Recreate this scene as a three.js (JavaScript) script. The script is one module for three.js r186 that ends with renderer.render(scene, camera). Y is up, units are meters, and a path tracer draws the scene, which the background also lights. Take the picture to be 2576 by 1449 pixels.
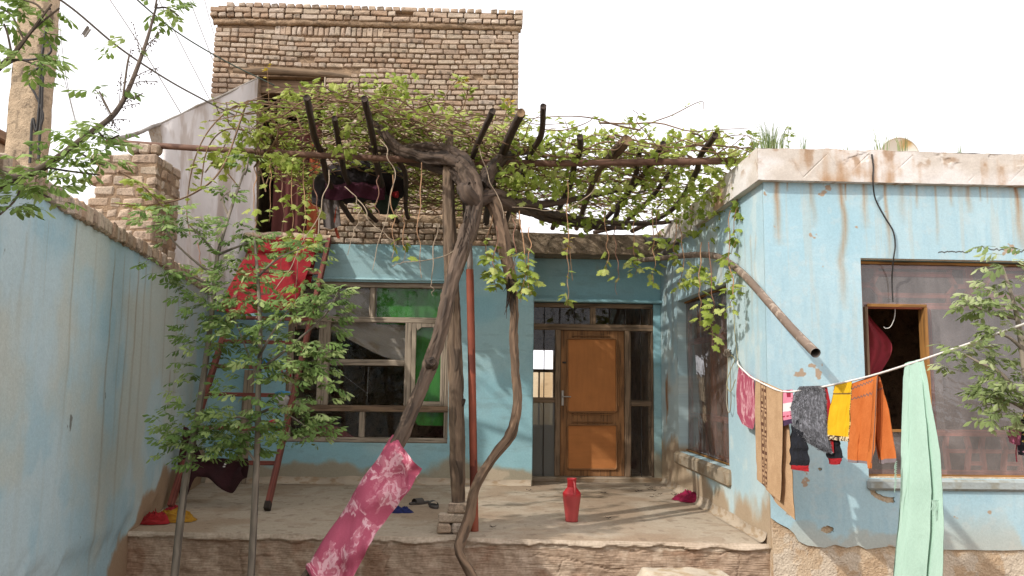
import * as THREE from 'three';
import { mergeGeometries } from 'three/addons/utils/BufferGeometryUtils.js';

// ---------------------------------------------------------------- camera, sky, sun, exposure
const V3 = (x, y, z) => new THREE.Vector3(x, y, z);
const scene = new THREE.Scene();
const camera = new THREE.PerspectiveCamera(2 * Math.atan(724.5 / 2000) * 180 / Math.PI, 16 / 9, 0.1, 600);
camera.position.set(0, 1.34, 0);
camera.rotation.order = 'YXZ';
camera.rotation.set(0.1157, -0.033, 0.013);
camera.updateMatrixWorld(true);
const SUN = V3(-0.70, 0.62, 0.44).normalize();
{
  const w = 256, h = 128, a = new Float32Array(w * h * 4);
  for (let j = 0; j < h; j++) for (let i = 0; i < w; i++) {
    const el = (j + 0.5) / h * Math.PI - Math.PI / 2, az = (i + 0.5) / w * 2 * Math.PI - Math.PI;
    const d = V3(Math.cos(el) * Math.cos(az), Math.sin(el), Math.cos(el) * Math.sin(az));
    const c = Math.max(0, d.dot(SUN)), up = Math.max(0, d.y);
    const g = 1.02 + 0.5 * Math.pow(c, 6) + 0.08 * (1 - up);
    const k = (j * w + i) * 4;
    a[k] = g * 1.0; a[k + 1] = g * 0.985; a[k + 2] = g * 1.015; a[k + 3] = 1;
  }
  const t = new THREE.DataTexture(a, w, h, THREE.RGBAFormat, THREE.FloatType);
  t.mapping = THREE.EquirectangularReflectionMapping; t.magFilter = THREE.LinearFilter; t.needsUpdate = true;
  scene.background = t; scene.environment = t;
}
const sun = new THREE.DirectionalLight(new THREE.Color().setRGB(1, 0.955, 0.88), 2.3);
sun.position.copy(SUN).multiplyScalar(30).add(V3(0, 0, -8)); sun.target.position.set(0, 0, -8);
sun.castShadow = true; sun.shadow.radius = 1.6;
sun.shadow.mapSize.set(2048, 2048);
Object.assign(sun.shadow.camera, { left: -14, right: 14, top: 14, bottom: -14, near: 1, far: 70 });
scene.add(sun, sun.target);
const renderer = new THREE.WebGLRenderer({ antialias: true });
renderer.toneMapping = THREE.LinearToneMapping;
renderer.toneMappingExposure = 1.4;
renderer.shadowMap.enabled = true;

// ---------------------------------------------------------------- helpers
// photo pixels (2576 wide) give a direction; the plane or depth that a thing touches gives the distance
const ray = (x, y) => V3((x - 1288) / 2000, -(y - 724.5) / 2000, -1).applyQuaternion(camera.quaternion);
const along = (d, t) => d.multiplyScalar(t).add(camera.position);
const onZ = (x, y, z) => { const d = ray(x, y); return along(d, z / d.z); };
const onY = (x, y, h) => { const d = ray(x, y); return along(d, (h - 1.34) / d.y); };
const onX = (x, y, X) => { const d = ray(x, y); return along(d, X / d.x); };
const at = (x, y, depth) => onZ(x, y, -depth);
function onPlane(x, y, p, n) { const d = ray(x, y); return along(d, p.clone().sub(camera.position).dot(n) / d.dot(n)); }
function rngOf(s) { let a = s >>> 0; return () => { a = (a + 0x6D2B79F5) >>> 0; let t = a; t = Math.imul(t ^ (t >>> 15), t | 1); t ^= t + Math.imul(t ^ (t >>> 7), t | 61); return ((t ^ (t >>> 14)) >>> 0) / 4294967296; }; }
const R = rngOf(7);
const rr = (a, b, r = R) => a + (b - a) * r();
const pick = (a, r = R) => a[Math.floor(r() * a.length)];
const clamp = (x, a = 0, b = 1) => Math.min(b, Math.max(a, x));
const sm = (a, b, x) => { const t = clamp((x - a) / (b - a)); return t * t * (3 - 2 * t); };
const mix = (a, b, t) => a + (b - a) * t;
const mix3 = (a, b, t) => [mix(a[0], b[0], t), mix(a[1], b[1], t), mix(a[2], b[2], t)];
function hash(ix, iy, s) { let n = Math.imul(ix, 374761393) ^ Math.imul(iy, 668265263) ^ Math.imul(s, 974634777); n = Math.imul(n ^ (n >>> 13), 1274126177); return ((n ^ (n >>> 16)) >>> 0) / 4294967296; }
function vn(x, y, s = 0, p = 0, q = p) {
  let ix = Math.floor(x), iy = Math.floor(y); const fx = x - ix, fy = y - iy;
  let jx = ix + 1, jy = iy + 1;
  if (p) { ix = ((ix % p) + p) % p; iy = ((iy % q) + q) % q; jx = ((jx % p) + p) % p; jy = ((jy % q) + q) % q; }
  const u = fx * fx * (3 - 2 * fx), v = fy * fy * (3 - 2 * fy);
  return mix(mix(hash(ix, iy, s), hash(jx, iy, s), u), mix(hash(ix, jy, s), hash(jx, jy, s), u), v);
}
function fbm(x, y, o = 4, s = 0, p = 0, q = p) { let a = 0.5, r = 0, n = 0; for (let i = 0; i < o; i++) { r += a * vn(x, y, s + i * 17, p, q); n += a; a *= 0.5; x *= 2; y *= 2; p *= 2; q *= 2; } return r / n; }
// texture from a function of metres (or of 0..1) giving sRGB 0..255
function tex(w, h, fn, srgb = true) {
  const a = new Uint8Array(w * h * 4);
  for (let j = 0; j < h; j++) for (let i = 0; i < w; i++) {
    const c = fn((i + 0.5) / w, (j + 0.5) / h), k = (j * w + i) * 4;
    if (c.length) { a[k] = clamp(c[0], 0, 255); a[k + 1] = clamp(c[1], 0, 255); a[k + 2] = clamp(c[2], 0, 255); } else a[k] = a[k + 1] = a[k + 2] = clamp(c * 255, 0, 255);
    a[k + 3] = 255;
  }
  const t = new THREE.DataTexture(a, w, h); t.magFilter = THREE.LinearFilter; t.minFilter = THREE.LinearMipmapLinearFilter; t.generateMipmaps = true;
  t.wrapS = t.wrapT = THREE.RepeatWrapping; if (srgb) t.colorSpace = THREE.SRGBColorSpace; t.needsUpdate = true;
  return t;
}
const grey = (w, h, fn) => tex(w, h, fn, false);
const std = (color, o = {}) => new THREE.MeshStandardMaterial({ color, roughness: 0.9, side: THREE.DoubleSide, ...o });
const phy = (color, o = {}) => new THREE.MeshPhysicalMaterial({ color, roughness: 0.9, side: THREE.DoubleSide, ...o });
// shared tileable textures (1 tile = 1 m unless said otherwise)
const T = {
  mud: tex(512, 512, (u, v) => { const n = fbm(u * 8, v * 8, 5, 3, 8), f = vn(u * 128, v * 128, 9, 128), s = sm(0.62, 0.75, fbm(u * 16, v * 16, 4, 21, 16)); const k = 205 + (n - 0.5) * 90 + (f - 0.5) * 42 - s * 38; return [k, k * 0.985, k * 0.965]; }),
  mudB: grey(512, 512, (u, v) => 0.6 * fbm(u * 16, v * 16, 5, 5, 16) + 0.25 * vn(u * 100, v * 100, 8, 100) + 0.15 * sm(0.55, 0.7, fbm(u * 32, v * 32, 3, 4, 32))),
  wood: tex(512, 512, (u, v) => { const n = fbm(u * 48, v * 3, 4, 11, 48, 3), c = fbm(u * 5, v * 5, 4, 12, 5), g = sm(0.66, 0.78, vn(u * 70, v * 4, 13, 70, 4)); const k = 208 + (n - 0.5) * 62 + (c - 0.5) * 56 - g * 42; return [k, k * 0.975, k * 0.945]; }),
  woodB: grey(512, 512, (u, v) => 0.7 * fbm(u * 48, v * 3, 4, 11, 48, 3) + 0.3 * vn(u * 70, v * 4, 13, 70, 4)),
  bark: tex(512, 512, (u, v) => { const w = fbm(u * 4, v * 4, 3, 31, 4) * 0.25; const n = fbm((u + w * 0.3) * 40, v * 4, 4, 33, 40, 4), c = fbm(u * 6, v * 3, 4, 36, 6, 3), s = sm(0.6, 0.74, vn((u + w * 0.3) * 34, v * 4, 35, 34, 4)), lich = sm(0.6, 0.72, fbm(u * 9, v * 7, 4, 37, 9, 7)); const k = 196 + (n - 0.5) * 110 + (c - 0.5) * 70 - s * 52; return mix3([k, k * 0.955, k * 0.91], [214, 206, 192], lich * 0.35); }),
  barkB: grey(512, 512, (u, v) => { const w = fbm(u * 4, v * 4, 3, 31, 4) * 0.25; return 0.75 * fbm((u + w * 0.3) * 40, v * 4, 4, 33, 40, 4) - 0.3 * sm(0.6, 0.74, vn((u + w * 0.3) * 34, v * 4, 35, 34, 4)) + 0.25; }),
  fine: grey(512, 512, (u, v) => 0.55 * fbm(u * 10, v * 10, 6, 41, 10) + 0.25 * vn(u * 60, v * 60, 42, 60) + 0.2 * vn(u * 170, v * 170, 43, 170)),
  weave: grey(256, 256, (u, v) => 0.5 + 0.2 * Math.sin(u * 2 * Math.PI * 64) * Math.sin(v * 2 * Math.PI * 64) + 0.3 * (vn(u * 64, v * 64, 44, 64) - 0.5)),
  rust: tex(256, 256, (u, v) => { const n = fbm(u * 8, v * 8, 5, 51, 8), d = sm(0.52, 0.66, fbm(u * 14, v * 6, 4, 52, 14, 6)); return mix3([200, 190, 185], [120, 95, 85], d * 0.7).map(c => c + (n - 0.5) * 70); }),
  dusty: tex(512, 512, (u, v) => { const n = fbm(u * 6, v * 6, 5, 61, 6), d = sm(0.5, 0.72, fbm(u * 9, v * 9, 5, 62, 9)); const k = 222 + (n - 0.5) * 50; return mix3([k, k, k], [k * 0.86, k * 0.8, k * 0.72], d * 0.8); }),
};
// geometry helpers: everything ends non-indexed with position, normal and uv in metres
function boxUV(g, s = 1, ou = 0, ov = 0) {
  if (g.index) g = g.toNonIndexed();
  if (!g.attributes.normal) g.computeVertexNormals();
  const p = g.attributes.position, n = g.attributes.normal, uv = new Float32Array(p.count * 2);
  for (let i = 0; i < p.count; i++) {
    const ax = Math.abs(n.getX(i)), ay = Math.abs(n.getY(i)), az = Math.abs(n.getZ(i));
    let u, v;
    if (az >= ax && az >= ay) { u = p.getX(i); v = p.getY(i); } else if (ax >= ay) { u = p.getZ(i); v = p.getY(i); } else { u = p.getX(i); v = p.getZ(i); }
    uv[2 * i] = u * s + ou; uv[2 * i + 1] = v * s + ov;
  }
  g.setAttribute('uv', new THREE.BufferAttribute(uv, 2));
  for (const k of Object.keys(g.attributes)) if (!['position', 'normal', 'uv', 'color'].includes(k)) g.deleteAttribute(k);
  return g;
}
function tri(list) { const g = new THREE.BufferGeometry(); g.setAttribute('position', new THREE.BufferAttribute(new Float32Array(list), 3)); g.computeVertexNormals(); return g; }
// chamfered box of 44 triangles about the origin, with optional uneven corners
function cbox(w, h, d, c = 0.004, jit = 0, r = R) {
  const P = {};
  for (const sx of [-1, 1]) for (const sy of [-1, 1]) for (const sz of [-1, 1]) {
    const jx = (r() - 0.5) * jit, jy = (r() - 0.5) * jit, jz = (r() - 0.5) * jit, cc = c * (1 + (jit ? (r() - 0.3) * 0.9 : 0));
    const X = sx * w / 2 + jx, Y = sy * h / 2 + jy, Z = sz * d / 2 + jz;
    P[[sx, sy, sz]] = { x: [X, Y - sy * cc, Z - sz * cc], y: [X - sx * cc, Y, Z - sz * cc], z: [X - sx * cc, Y - sy * cc, Z] };
  }
  const out = [], quad = (a, b, c2, d2) => out.push(...a, ...b, ...c2, ...a, ...c2, ...d2), g = (x, y, z, k) => P[[x, y, z]][k];
  for (const s of [1, -1]) {
    const f = (a, b, c2, d2) => s > 0 ? quad(a, b, c2, d2) : quad(d2, c2, b, a);
    f(g(s, -1, -1, 'x'), g(s, 1, -1, 'x'), g(s, 1, 1, 'x'), g(s, -1, 1, 'x'));
    f(g(-1, s, 1, 'y'), g(1, s, 1, 'y'), g(1, s, -1, 'y'), g(-1, s, -1, 'y'));
    f(g(-1, -1, s, 'z'), g(1, -1, s, 'z'), g(1, 1, s, 'z'), g(-1, 1, s, 'z'));
  }
  for (const a of [1, -1]) for (const b of [1, -1]) {
    const f = (p, q, t, u) => a * b > 0 ? quad(p, q, t, u) : quad(u, t, q, p);
    f(g(a, b, 1, 'x'), g(a, b, -1, 'x'), g(a, b, -1, 'y'), g(a, b, 1, 'y'));
    f(g(1, a, b, 'y'), g(-1, a, b, 'y'), g(-1, a, b, 'z'), g(1, a, b, 'z'));
    f(g(a, 1, b, 'z'), g(a, -1, b, 'z'), g(a, -1, b, 'x'), g(a, 1, b, 'x'));
  }
  for (const a of [1, -1]) for (const b of [1, -1]) for (const e of [1, -1]) {
    const [p, q, t] = [g(a, b, e, 'x'), g(a, b, e, 'y'), g(a, b, e, 'z')];
    a * b * e > 0 ? out.push(...p, ...q, ...t) : out.push(...t, ...q, ...p);
  }
  const g0 = boxUV(tri(out)); const mx = Math.max(w, h, d), ax = mx === w ? 'getX' : mx === h ? 'getY' : 'getZ', p = g0.attributes.position, uv = g0.attributes.uv; // grain runs along the longest side
  for (let i = 0; i < p.count; i++) { const l = p[ax](i), u = uv.getX(i), v = uv.getY(i); if (Math.abs(u - l) < 1e-6) uv.setXY(i, v, u); }
  return g0;
}
// box from ranges
const bx = (x0, x1, y0, y1, z0, z1, c = 0.004, jit = 0) => { const g = cbox(x1 - x0, y1 - y0, z1 - z0, c, jit); g.translate((x0 + x1) / 2, (y0 + y1) / 2, (z0 + z1) / 2); const uv = g.attributes.uv, a = Math.abs(x0 * 3.7 + y0 * 5.3) % 1; for (let i = 0; i < uv.count; i++) uv.setXY(i, uv.getX(i) + a, uv.getY(i) + a * 1.7); return g; };
// extruded outline in the xy plane, front face at z
function slab(outline, holes, z, depth, uv = 1) {
  const s = new THREE.Shape(outline.map(p => new THREE.Vector2(p[0], p[1])));
  for (const h of holes) s.holes.push(new THREE.Path(h.map(p => new THREE.Vector2(p[0], p[1]))));
  const g = new THREE.ExtrudeGeometry(s, { depth, bevelEnabled: false }); g.translate(0, 0, z - depth);
  return boxUV(g, uv);
}
const rect = (x0, x1, y0, y1) => [[x0, y0], [x1, y0], [x1, y1], [x0, y1]];
function setUV(g, x0, x1, y0, y1, axis = 'x') { // 0..1 over a region of a wall, for a texture made for that wall
  const p = g.attributes.position, uv = g.attributes.uv;
  for (let i = 0; i < p.count; i++) uv.setXY(i, ((axis === 'x' ? p.getX(i) : p.getZ(i)) - x0) / (x1 - x0), (p.getY(i) - y0) / (y1 - y0));
  return g;
}
// ragged line between two points
function ragged(a, b, n, amp, seed, fine = 1) { const o = []; for (let i = 0; i <= n; i++) { const t = i / n; o.push([mix(a[0], b[0], t), mix(a[1], b[1], t) + (fbm(t * n * 0.35 * fine, 0.5, 4, seed) - 0.5) * 2 * amp]); } return o; }
// tube with its own radius along a smooth path; wob makes it knotty
function tube(pts, rad, o = {}) {
  const { seg = Math.max(4, pts.length * 4), rn = 7, wob = 0, cap = true, seed = 1, closed = false, flute = 0 } = o;
  const cv = new THREE.CatmullRomCurve3(pts, closed, 'catmullrom', 0.5);
  const P = cv.getPoints(seg), fr = typeof rad === 'function' ? rad : (Array.isArray(rad) ? t => { const f = t * (rad.length - 1), i = Math.min(rad.length - 2, Math.floor(f)); return mix(rad[i], rad[i + 1], f - i); } : () => rad);
  const pos = [], uv = [], idx = []; let up = V3(0.3, 1, 0.2).normalize(), len = 0;
  for (let i = 0; i <= seg; i++) {
    const tan = (i < seg ? P[i + 1].clone().sub(P[i]) : P[i].clone().sub(P[i - 1])); if (tan.lengthSq() < 1e-12) tan.set(0, 1, 0); tan.normalize();
    if (i) len += P[i].distanceTo(P[i - 1]);
    let nx = up.clone().sub(tan.clone().multiplyScalar(up.dot(tan))); if (nx.lengthSq() < 1e-6) nx = V3(1, 0, 0).sub(tan.clone().multiplyScalar(tan.x)); nx.normalize(); up = nx;
    const bn = tan.clone().cross(nx), r0 = fr(i / seg);
    for (let j = 0; j <= rn; j++) {
      const a = j / rn * 2 * Math.PI, jj = j % rn;
      const r = r0 * (1 + wob * ((fbm(jj * 0.9, len * 6, 3, seed) - 0.5) * 1.6 + (vn(jj * 1.7, len * 25, seed + 5) - 0.5) * 0.5) - flute * sm(0.5, 0.8, vn(jj * 0.83 + len * 1.5, len * 2.6, seed + 9)) + flute * 0.5 * (vn(jj * 0.6 - len * 0.8, len * 3.5, seed + 15) - 0.5));
      const q = P[i].clone().addScaledVector(nx, Math.cos(a) * r).addScaledVector(bn, Math.sin(a) * r);
      pos.push(q.x, q.y, q.z); uv.push(j / rn * Math.max(0.06, 6.283 * r0), len);
    }
  }
  for (let i = 0; i < seg; i++) for (let j = 0; j < rn; j++) { const a = i * (rn + 1) + j, b = a + rn + 1; idx.push(a, b, a + 1, b, b + 1, a + 1); }
  if (cap) for (const e of [0, seg]) { const c = pos.length / 3; pos.push(P[e].x, P[e].y, P[e].z); uv.push(0, 0); for (let j = 0; j < rn; j++) { const a = e * (rn + 1) + j; e ? idx.push(a, a + 1, c) : idx.push(a + 1, a, c); } }
  const g = new THREE.BufferGeometry(); g.setAttribute('position', new THREE.Float32BufferAttribute(pos, 3)); g.setAttribute('uv', new THREE.Float32BufferAttribute(uv, 2)); g.setIndex(idx); g.computeVertexNormals();
  return g.toNonIndexed();
}
// sheet from a function of (u, v)
function sheet(nu, nv, fn, uvs = [1, 1]) {
  const pos = [], uv = [], idx = [];
  for (let j = 0; j <= nv; j++) for (let i = 0; i <= nu; i++) { const p = fn(i / nu, j / nv); pos.push(p.x, p.y, p.z); uv.push(i / nu * uvs[0], j / nv * uvs[1]); }
  for (let j = 0; j < nv; j++) for (let i = 0; i < nu; i++) { const a = j * (nu + 1) + i, b = a + nu + 1; idx.push(a, a + 1, b, b, a + 1, b + 1); }
  const g = new THREE.BufferGeometry(); g.setAttribute('position', new THREE.Float32BufferAttribute(pos, 3)); g.setAttribute('uv', new THREE.Float32BufferAttribute(uv, 2)); g.setIndex(idx); g.computeVertexNormals();
  return g.toNonIndexed();
}
const lathe = (prof, seg = 28) => { const g = new THREE.LatheGeometry(prof.map(p => new THREE.Vector2(p[0], p[1])), seg); return g.toNonIndexed(); };
// naming
const taken = {};
function numbered(n) { taken[n] = (taken[n] ?? -1) + 1; return taken[n] ? n + '_' + String(taken[n]).padStart(3, '0') : n; }
function mesh(name, geos, m, parent) {
  const g = Array.isArray(geos) ? mergeGeometries(geos) : geos, o = new THREE.Mesh(g, m);
  o.name = parent ? name : numbered(name); o.castShadow = o.receiveShadow = true; (parent || scene).add(o); return o;
}
function tag(o, label, category, group) { o.userData.label = label; o.userData.category = category; if (group) o.userData.group = group; return o; }
function thing(name, label, category, pos = [0, 0, 0], group) { const o = new THREE.Group(); o.name = numbered(name); o.position.set(...pos); scene.add(o); return tag(o, label, category, group); }
function part(name, parent) { const o = new THREE.Group(); o.name = name; parent.add(o); return o; }
const struct = o => { o.userData.kind = 'structure'; return o; };
const stuff = o => { o.userData.kind = 'stuff'; return o; };
// geometry built in world metres, moved to hang under a group that stands at p
const rel = (g, o) => g.translate(-o.position.x, -o.position.y, -o.position.z);

// ---------------------------------------------------------------- large structure
const ZB = -10.4, ZD = -10.95, ZW = -6.75, XW = 2.42, ZT = -10.65, GY = -0.6;
const edgeZ = x => -6.83 - (2.42 - x) * 0.0712;            // front edge of the porch, a little askew
const lwx = z => -3.05 + 0.155 * (z + 7.22);               // courtyard face of the left wall
function off(o) { const p = V3(0, 0, 0); for (let q = o; q; q = q.parent) p.add(q.position); return p; }
// mesh from world geometry under a thing or part
function pm(name, geos, m, parent) { const g = Array.isArray(geos) ? mergeGeometries(geos) : geos; const p = off(parent); g.translate(-p.x, -p.y, -p.z); return mesh(name, g, m, parent); }

const M = {
  mudDark: std('#b79c80', { map: T.mud, bumpMap: T.mudB, bumpScale: 0.012 }),
  mud: std('#cdb193', { map: T.mud, bumpMap: T.mudB, bumpScale: 0.012 }),
  mudPale: std('#d6c0a6', { map: T.mud, bumpMap: T.mudB, bumpScale: 0.01 }),
  concrete: std('#b3a08a', { map: T.dusty, bumpMap: T.fine, bumpScale: 0.004 }),
  beam: std('#a3917b', { map: T.mud, bumpMap: T.fine, bumpScale: 0.01 }),
  greyWood: std('#c6b9a8', { map: T.wood, bumpMap: T.woodB, bumpScale: 0.002 }),
  brownWood: std('#a58c74', { map: T.wood, bumpMap: T.woodB, bumpScale: 0.002 }),
  doorWood: std('#b08054', { map: T.wood, bumpMap: T.woodB, bumpScale: 0.001, roughness: 0.8 }),
  doorPanel: std('#cc8448', { map: tex(256, 256, (u, v) => { const k = 232 + (fbm(u * 6, v * 6, 5, 65, 6) - 0.5) * 30 + (fbm(u * 40, v * 5, 3, 66, 40, 5) - 0.5) * 16; return [k, k * 0.99, k * 0.98]; }), roughness: 0.8, bumpMap: T.fine, bumpScale: 0.001 }),
  redWood: std('#d4806a', { map: T.wood, bumpMap: T.woodB, bumpScale: 0.001 }),
  oldWood: std('#98826a', { map: T.wood, bumpMap: T.woodB, bumpScale: 0.004 }),
  strip: std('#b98645', { map: T.wood, roughness: 0.8 }),
  log: std('#85715f', { map: T.bark, bumpMap: T.barkB, bumpScale: 0.008 }),
  darkLog: std('#564940', { map: T.bark, bumpMap: T.barkB, bumpScale: 0.008 }),
  vineBark: std('#66574c', { map: T.bark, bumpMap: T.barkB, bumpScale: 0.02 }),
  vineWood: std('#a5907a', { map: T.bark, bumpMap: T.barkB, bumpScale: 0.006 }),
  cutEnd: std('#a98d6c', { map: T.wood }),
  rust: std('#b06044', { map: T.rust, roughness: 0.75, bumpMap: T.fine, bumpScale: 0.001 }),
  greyPipe: std('#9d958c', { map: T.rust, roughness: 0.7 }),
  iron: std('#3a332e', { roughness: 0.6, metalness: 0.3 }),
  steel: std('#aaa49b', { roughness: 0.45, metalness: 0.8 }),
  glass: phy('#ffffff', { transmission: 1, thickness: 0, roughness: 0.03, ior: 1.5, specularIntensity: 0.35 }),
  dirtyGlass: phy('#aeb0ad', { transmission: 0.72, thickness: 0, roughness: 0.12, ior: 1.5, bumpMap: T.weave, bumpScale: 0.002 }),
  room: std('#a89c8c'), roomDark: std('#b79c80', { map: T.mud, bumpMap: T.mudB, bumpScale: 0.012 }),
  rope: std('#e6dfd8'), wire: std('#6f6a62', { roughness: 0.7 }), black: std('#2a2724', { roughness: 0.6 }),
};
const brickTone = ['#dcc6b0', '#d4bca4', '#e0cebA', '#c9ac92', '#e2d0be', '#d8c6b0', '#ccb49e', '#d6bea8', '#dcc6ae'].map(c => std(c, { map: T.mud, bumpMap: T.mudB, bumpScale: 0.008 }));
const brickMix = std('#ffffff', { map: T.mud, bumpMap: T.mudB, bumpScale: 0.008, vertexColors: true });
const brickVar = {};
function brickGeo(kind, w, h, d) { const k = kind; if (!brickVar[k]) { const r = rngOf(91 + k.length); brickVar[k] = [0, 1, 2, 3, 4, 5].map(() => { const g = cbox(w, h, d, Math.min(w, h) * 0.14, h * 0.13, r); const o = r() * 7; return boxUV(g, 1, o, o * 1.7); }); } return brickVar[k]; }
// bricks: {x,y,z,w,h,d,kind,ry}; the largest in view become parts, the rest one mass
function bricks(list, parent, most, seed) {
  const r = rngOf(seed), P = off(parent), rest = []; let n = 0;
  for (const b of list) {
    const vs = brickGeo(b.kind, b.nw, b.nh, b.nd), g = vs[Math.floor(r() * vs.length)], m = Math.floor(r() * brickTone.length);
    const sx = b.w / b.nw, sy = b.h / b.nh, ry = (b.ry || 0) + (r() - 0.5) * 0.03, rz = (b.rz || 0) + (r() - 0.5) * 0.02, dz = (r() - 0.5) * 0.014;
    if (n < most && !b.mass) {
      const o = new THREE.Mesh(g, brickTone[m]); o.name = 'brick'; o.position.set(b.x - P.x, b.y - P.y, b.z + dz - P.z); o.rotation.set(0, ry, rz); o.scale.set(sx, sy, 1); o.castShadow = o.receiveShadow = true; parent.add(o); n++;
    } else {
      const q = g.clone(); q.applyMatrix4(new THREE.Matrix4().compose(V3(b.x - P.x, b.y - P.y, b.z + dz - P.z), new THREE.Quaternion().setFromEuler(new THREE.Euler(0, ry, rz)), V3(sx, sy, 1)));
      const c = brickTone[m].color, a = new Float32Array(q.attributes.position.count * 3); for (let i = 0; i < a.length; i += 3) { a[i] = c.r; a[i + 1] = c.g; a[i + 2] = c.b; }
      q.setAttribute('color', new THREE.BufferAttribute(a, 3)); rest.push(q);
    }
  }
  if (rest.length) stuff(mesh('brick_mass', mergeGeometries(rest), brickMix, parent));
}
// one course of bricks between x0 and x1
function course(out, x0, x1, y, rowH, z, o, r) {
  const L = o.L || 0.235, H = o.H || 0.112, D = o.D || 0.11, gap = o.gap || 0.015, head = o.head;
  let x = x0 + (o.shift || 0);
  while (x < x1 - 0.03) {
    const isH = head ? r() > 0.06 : r() < 0.1, w0 = isH ? H : L; let w = w0 * (1 + (r() - 0.5) * 0.14); if (x + w > x1) w = x1 - x; if (x1 - x - w < 0.06) w = x1 - x;
    const cx = x + w / 2, yy = y + (o.wave ? o.wave(cx) : 0);
    const bh = (rowH - gap) * (1 + (r() - 0.5) * 0.12);
    if (!(o.skip && o.skip(cx, yy, w)) && r() > (o.miss || 0.012)) {
      const long = w > 0.17;
      out.push({ x: cx, y: yy + rowH / 2, z: z - D / 2, w: w - gap, h: bh, kind: (o.key || '') + (long ? 'stretcher' : 'header'), nw: long ? L - gap : H - gap, nh: rowH - gap, nd: D, rz: (r() - 0.5) * 0.02, ry: 0, mass: o.mass });
    }
    x += w;
  }
}

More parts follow.
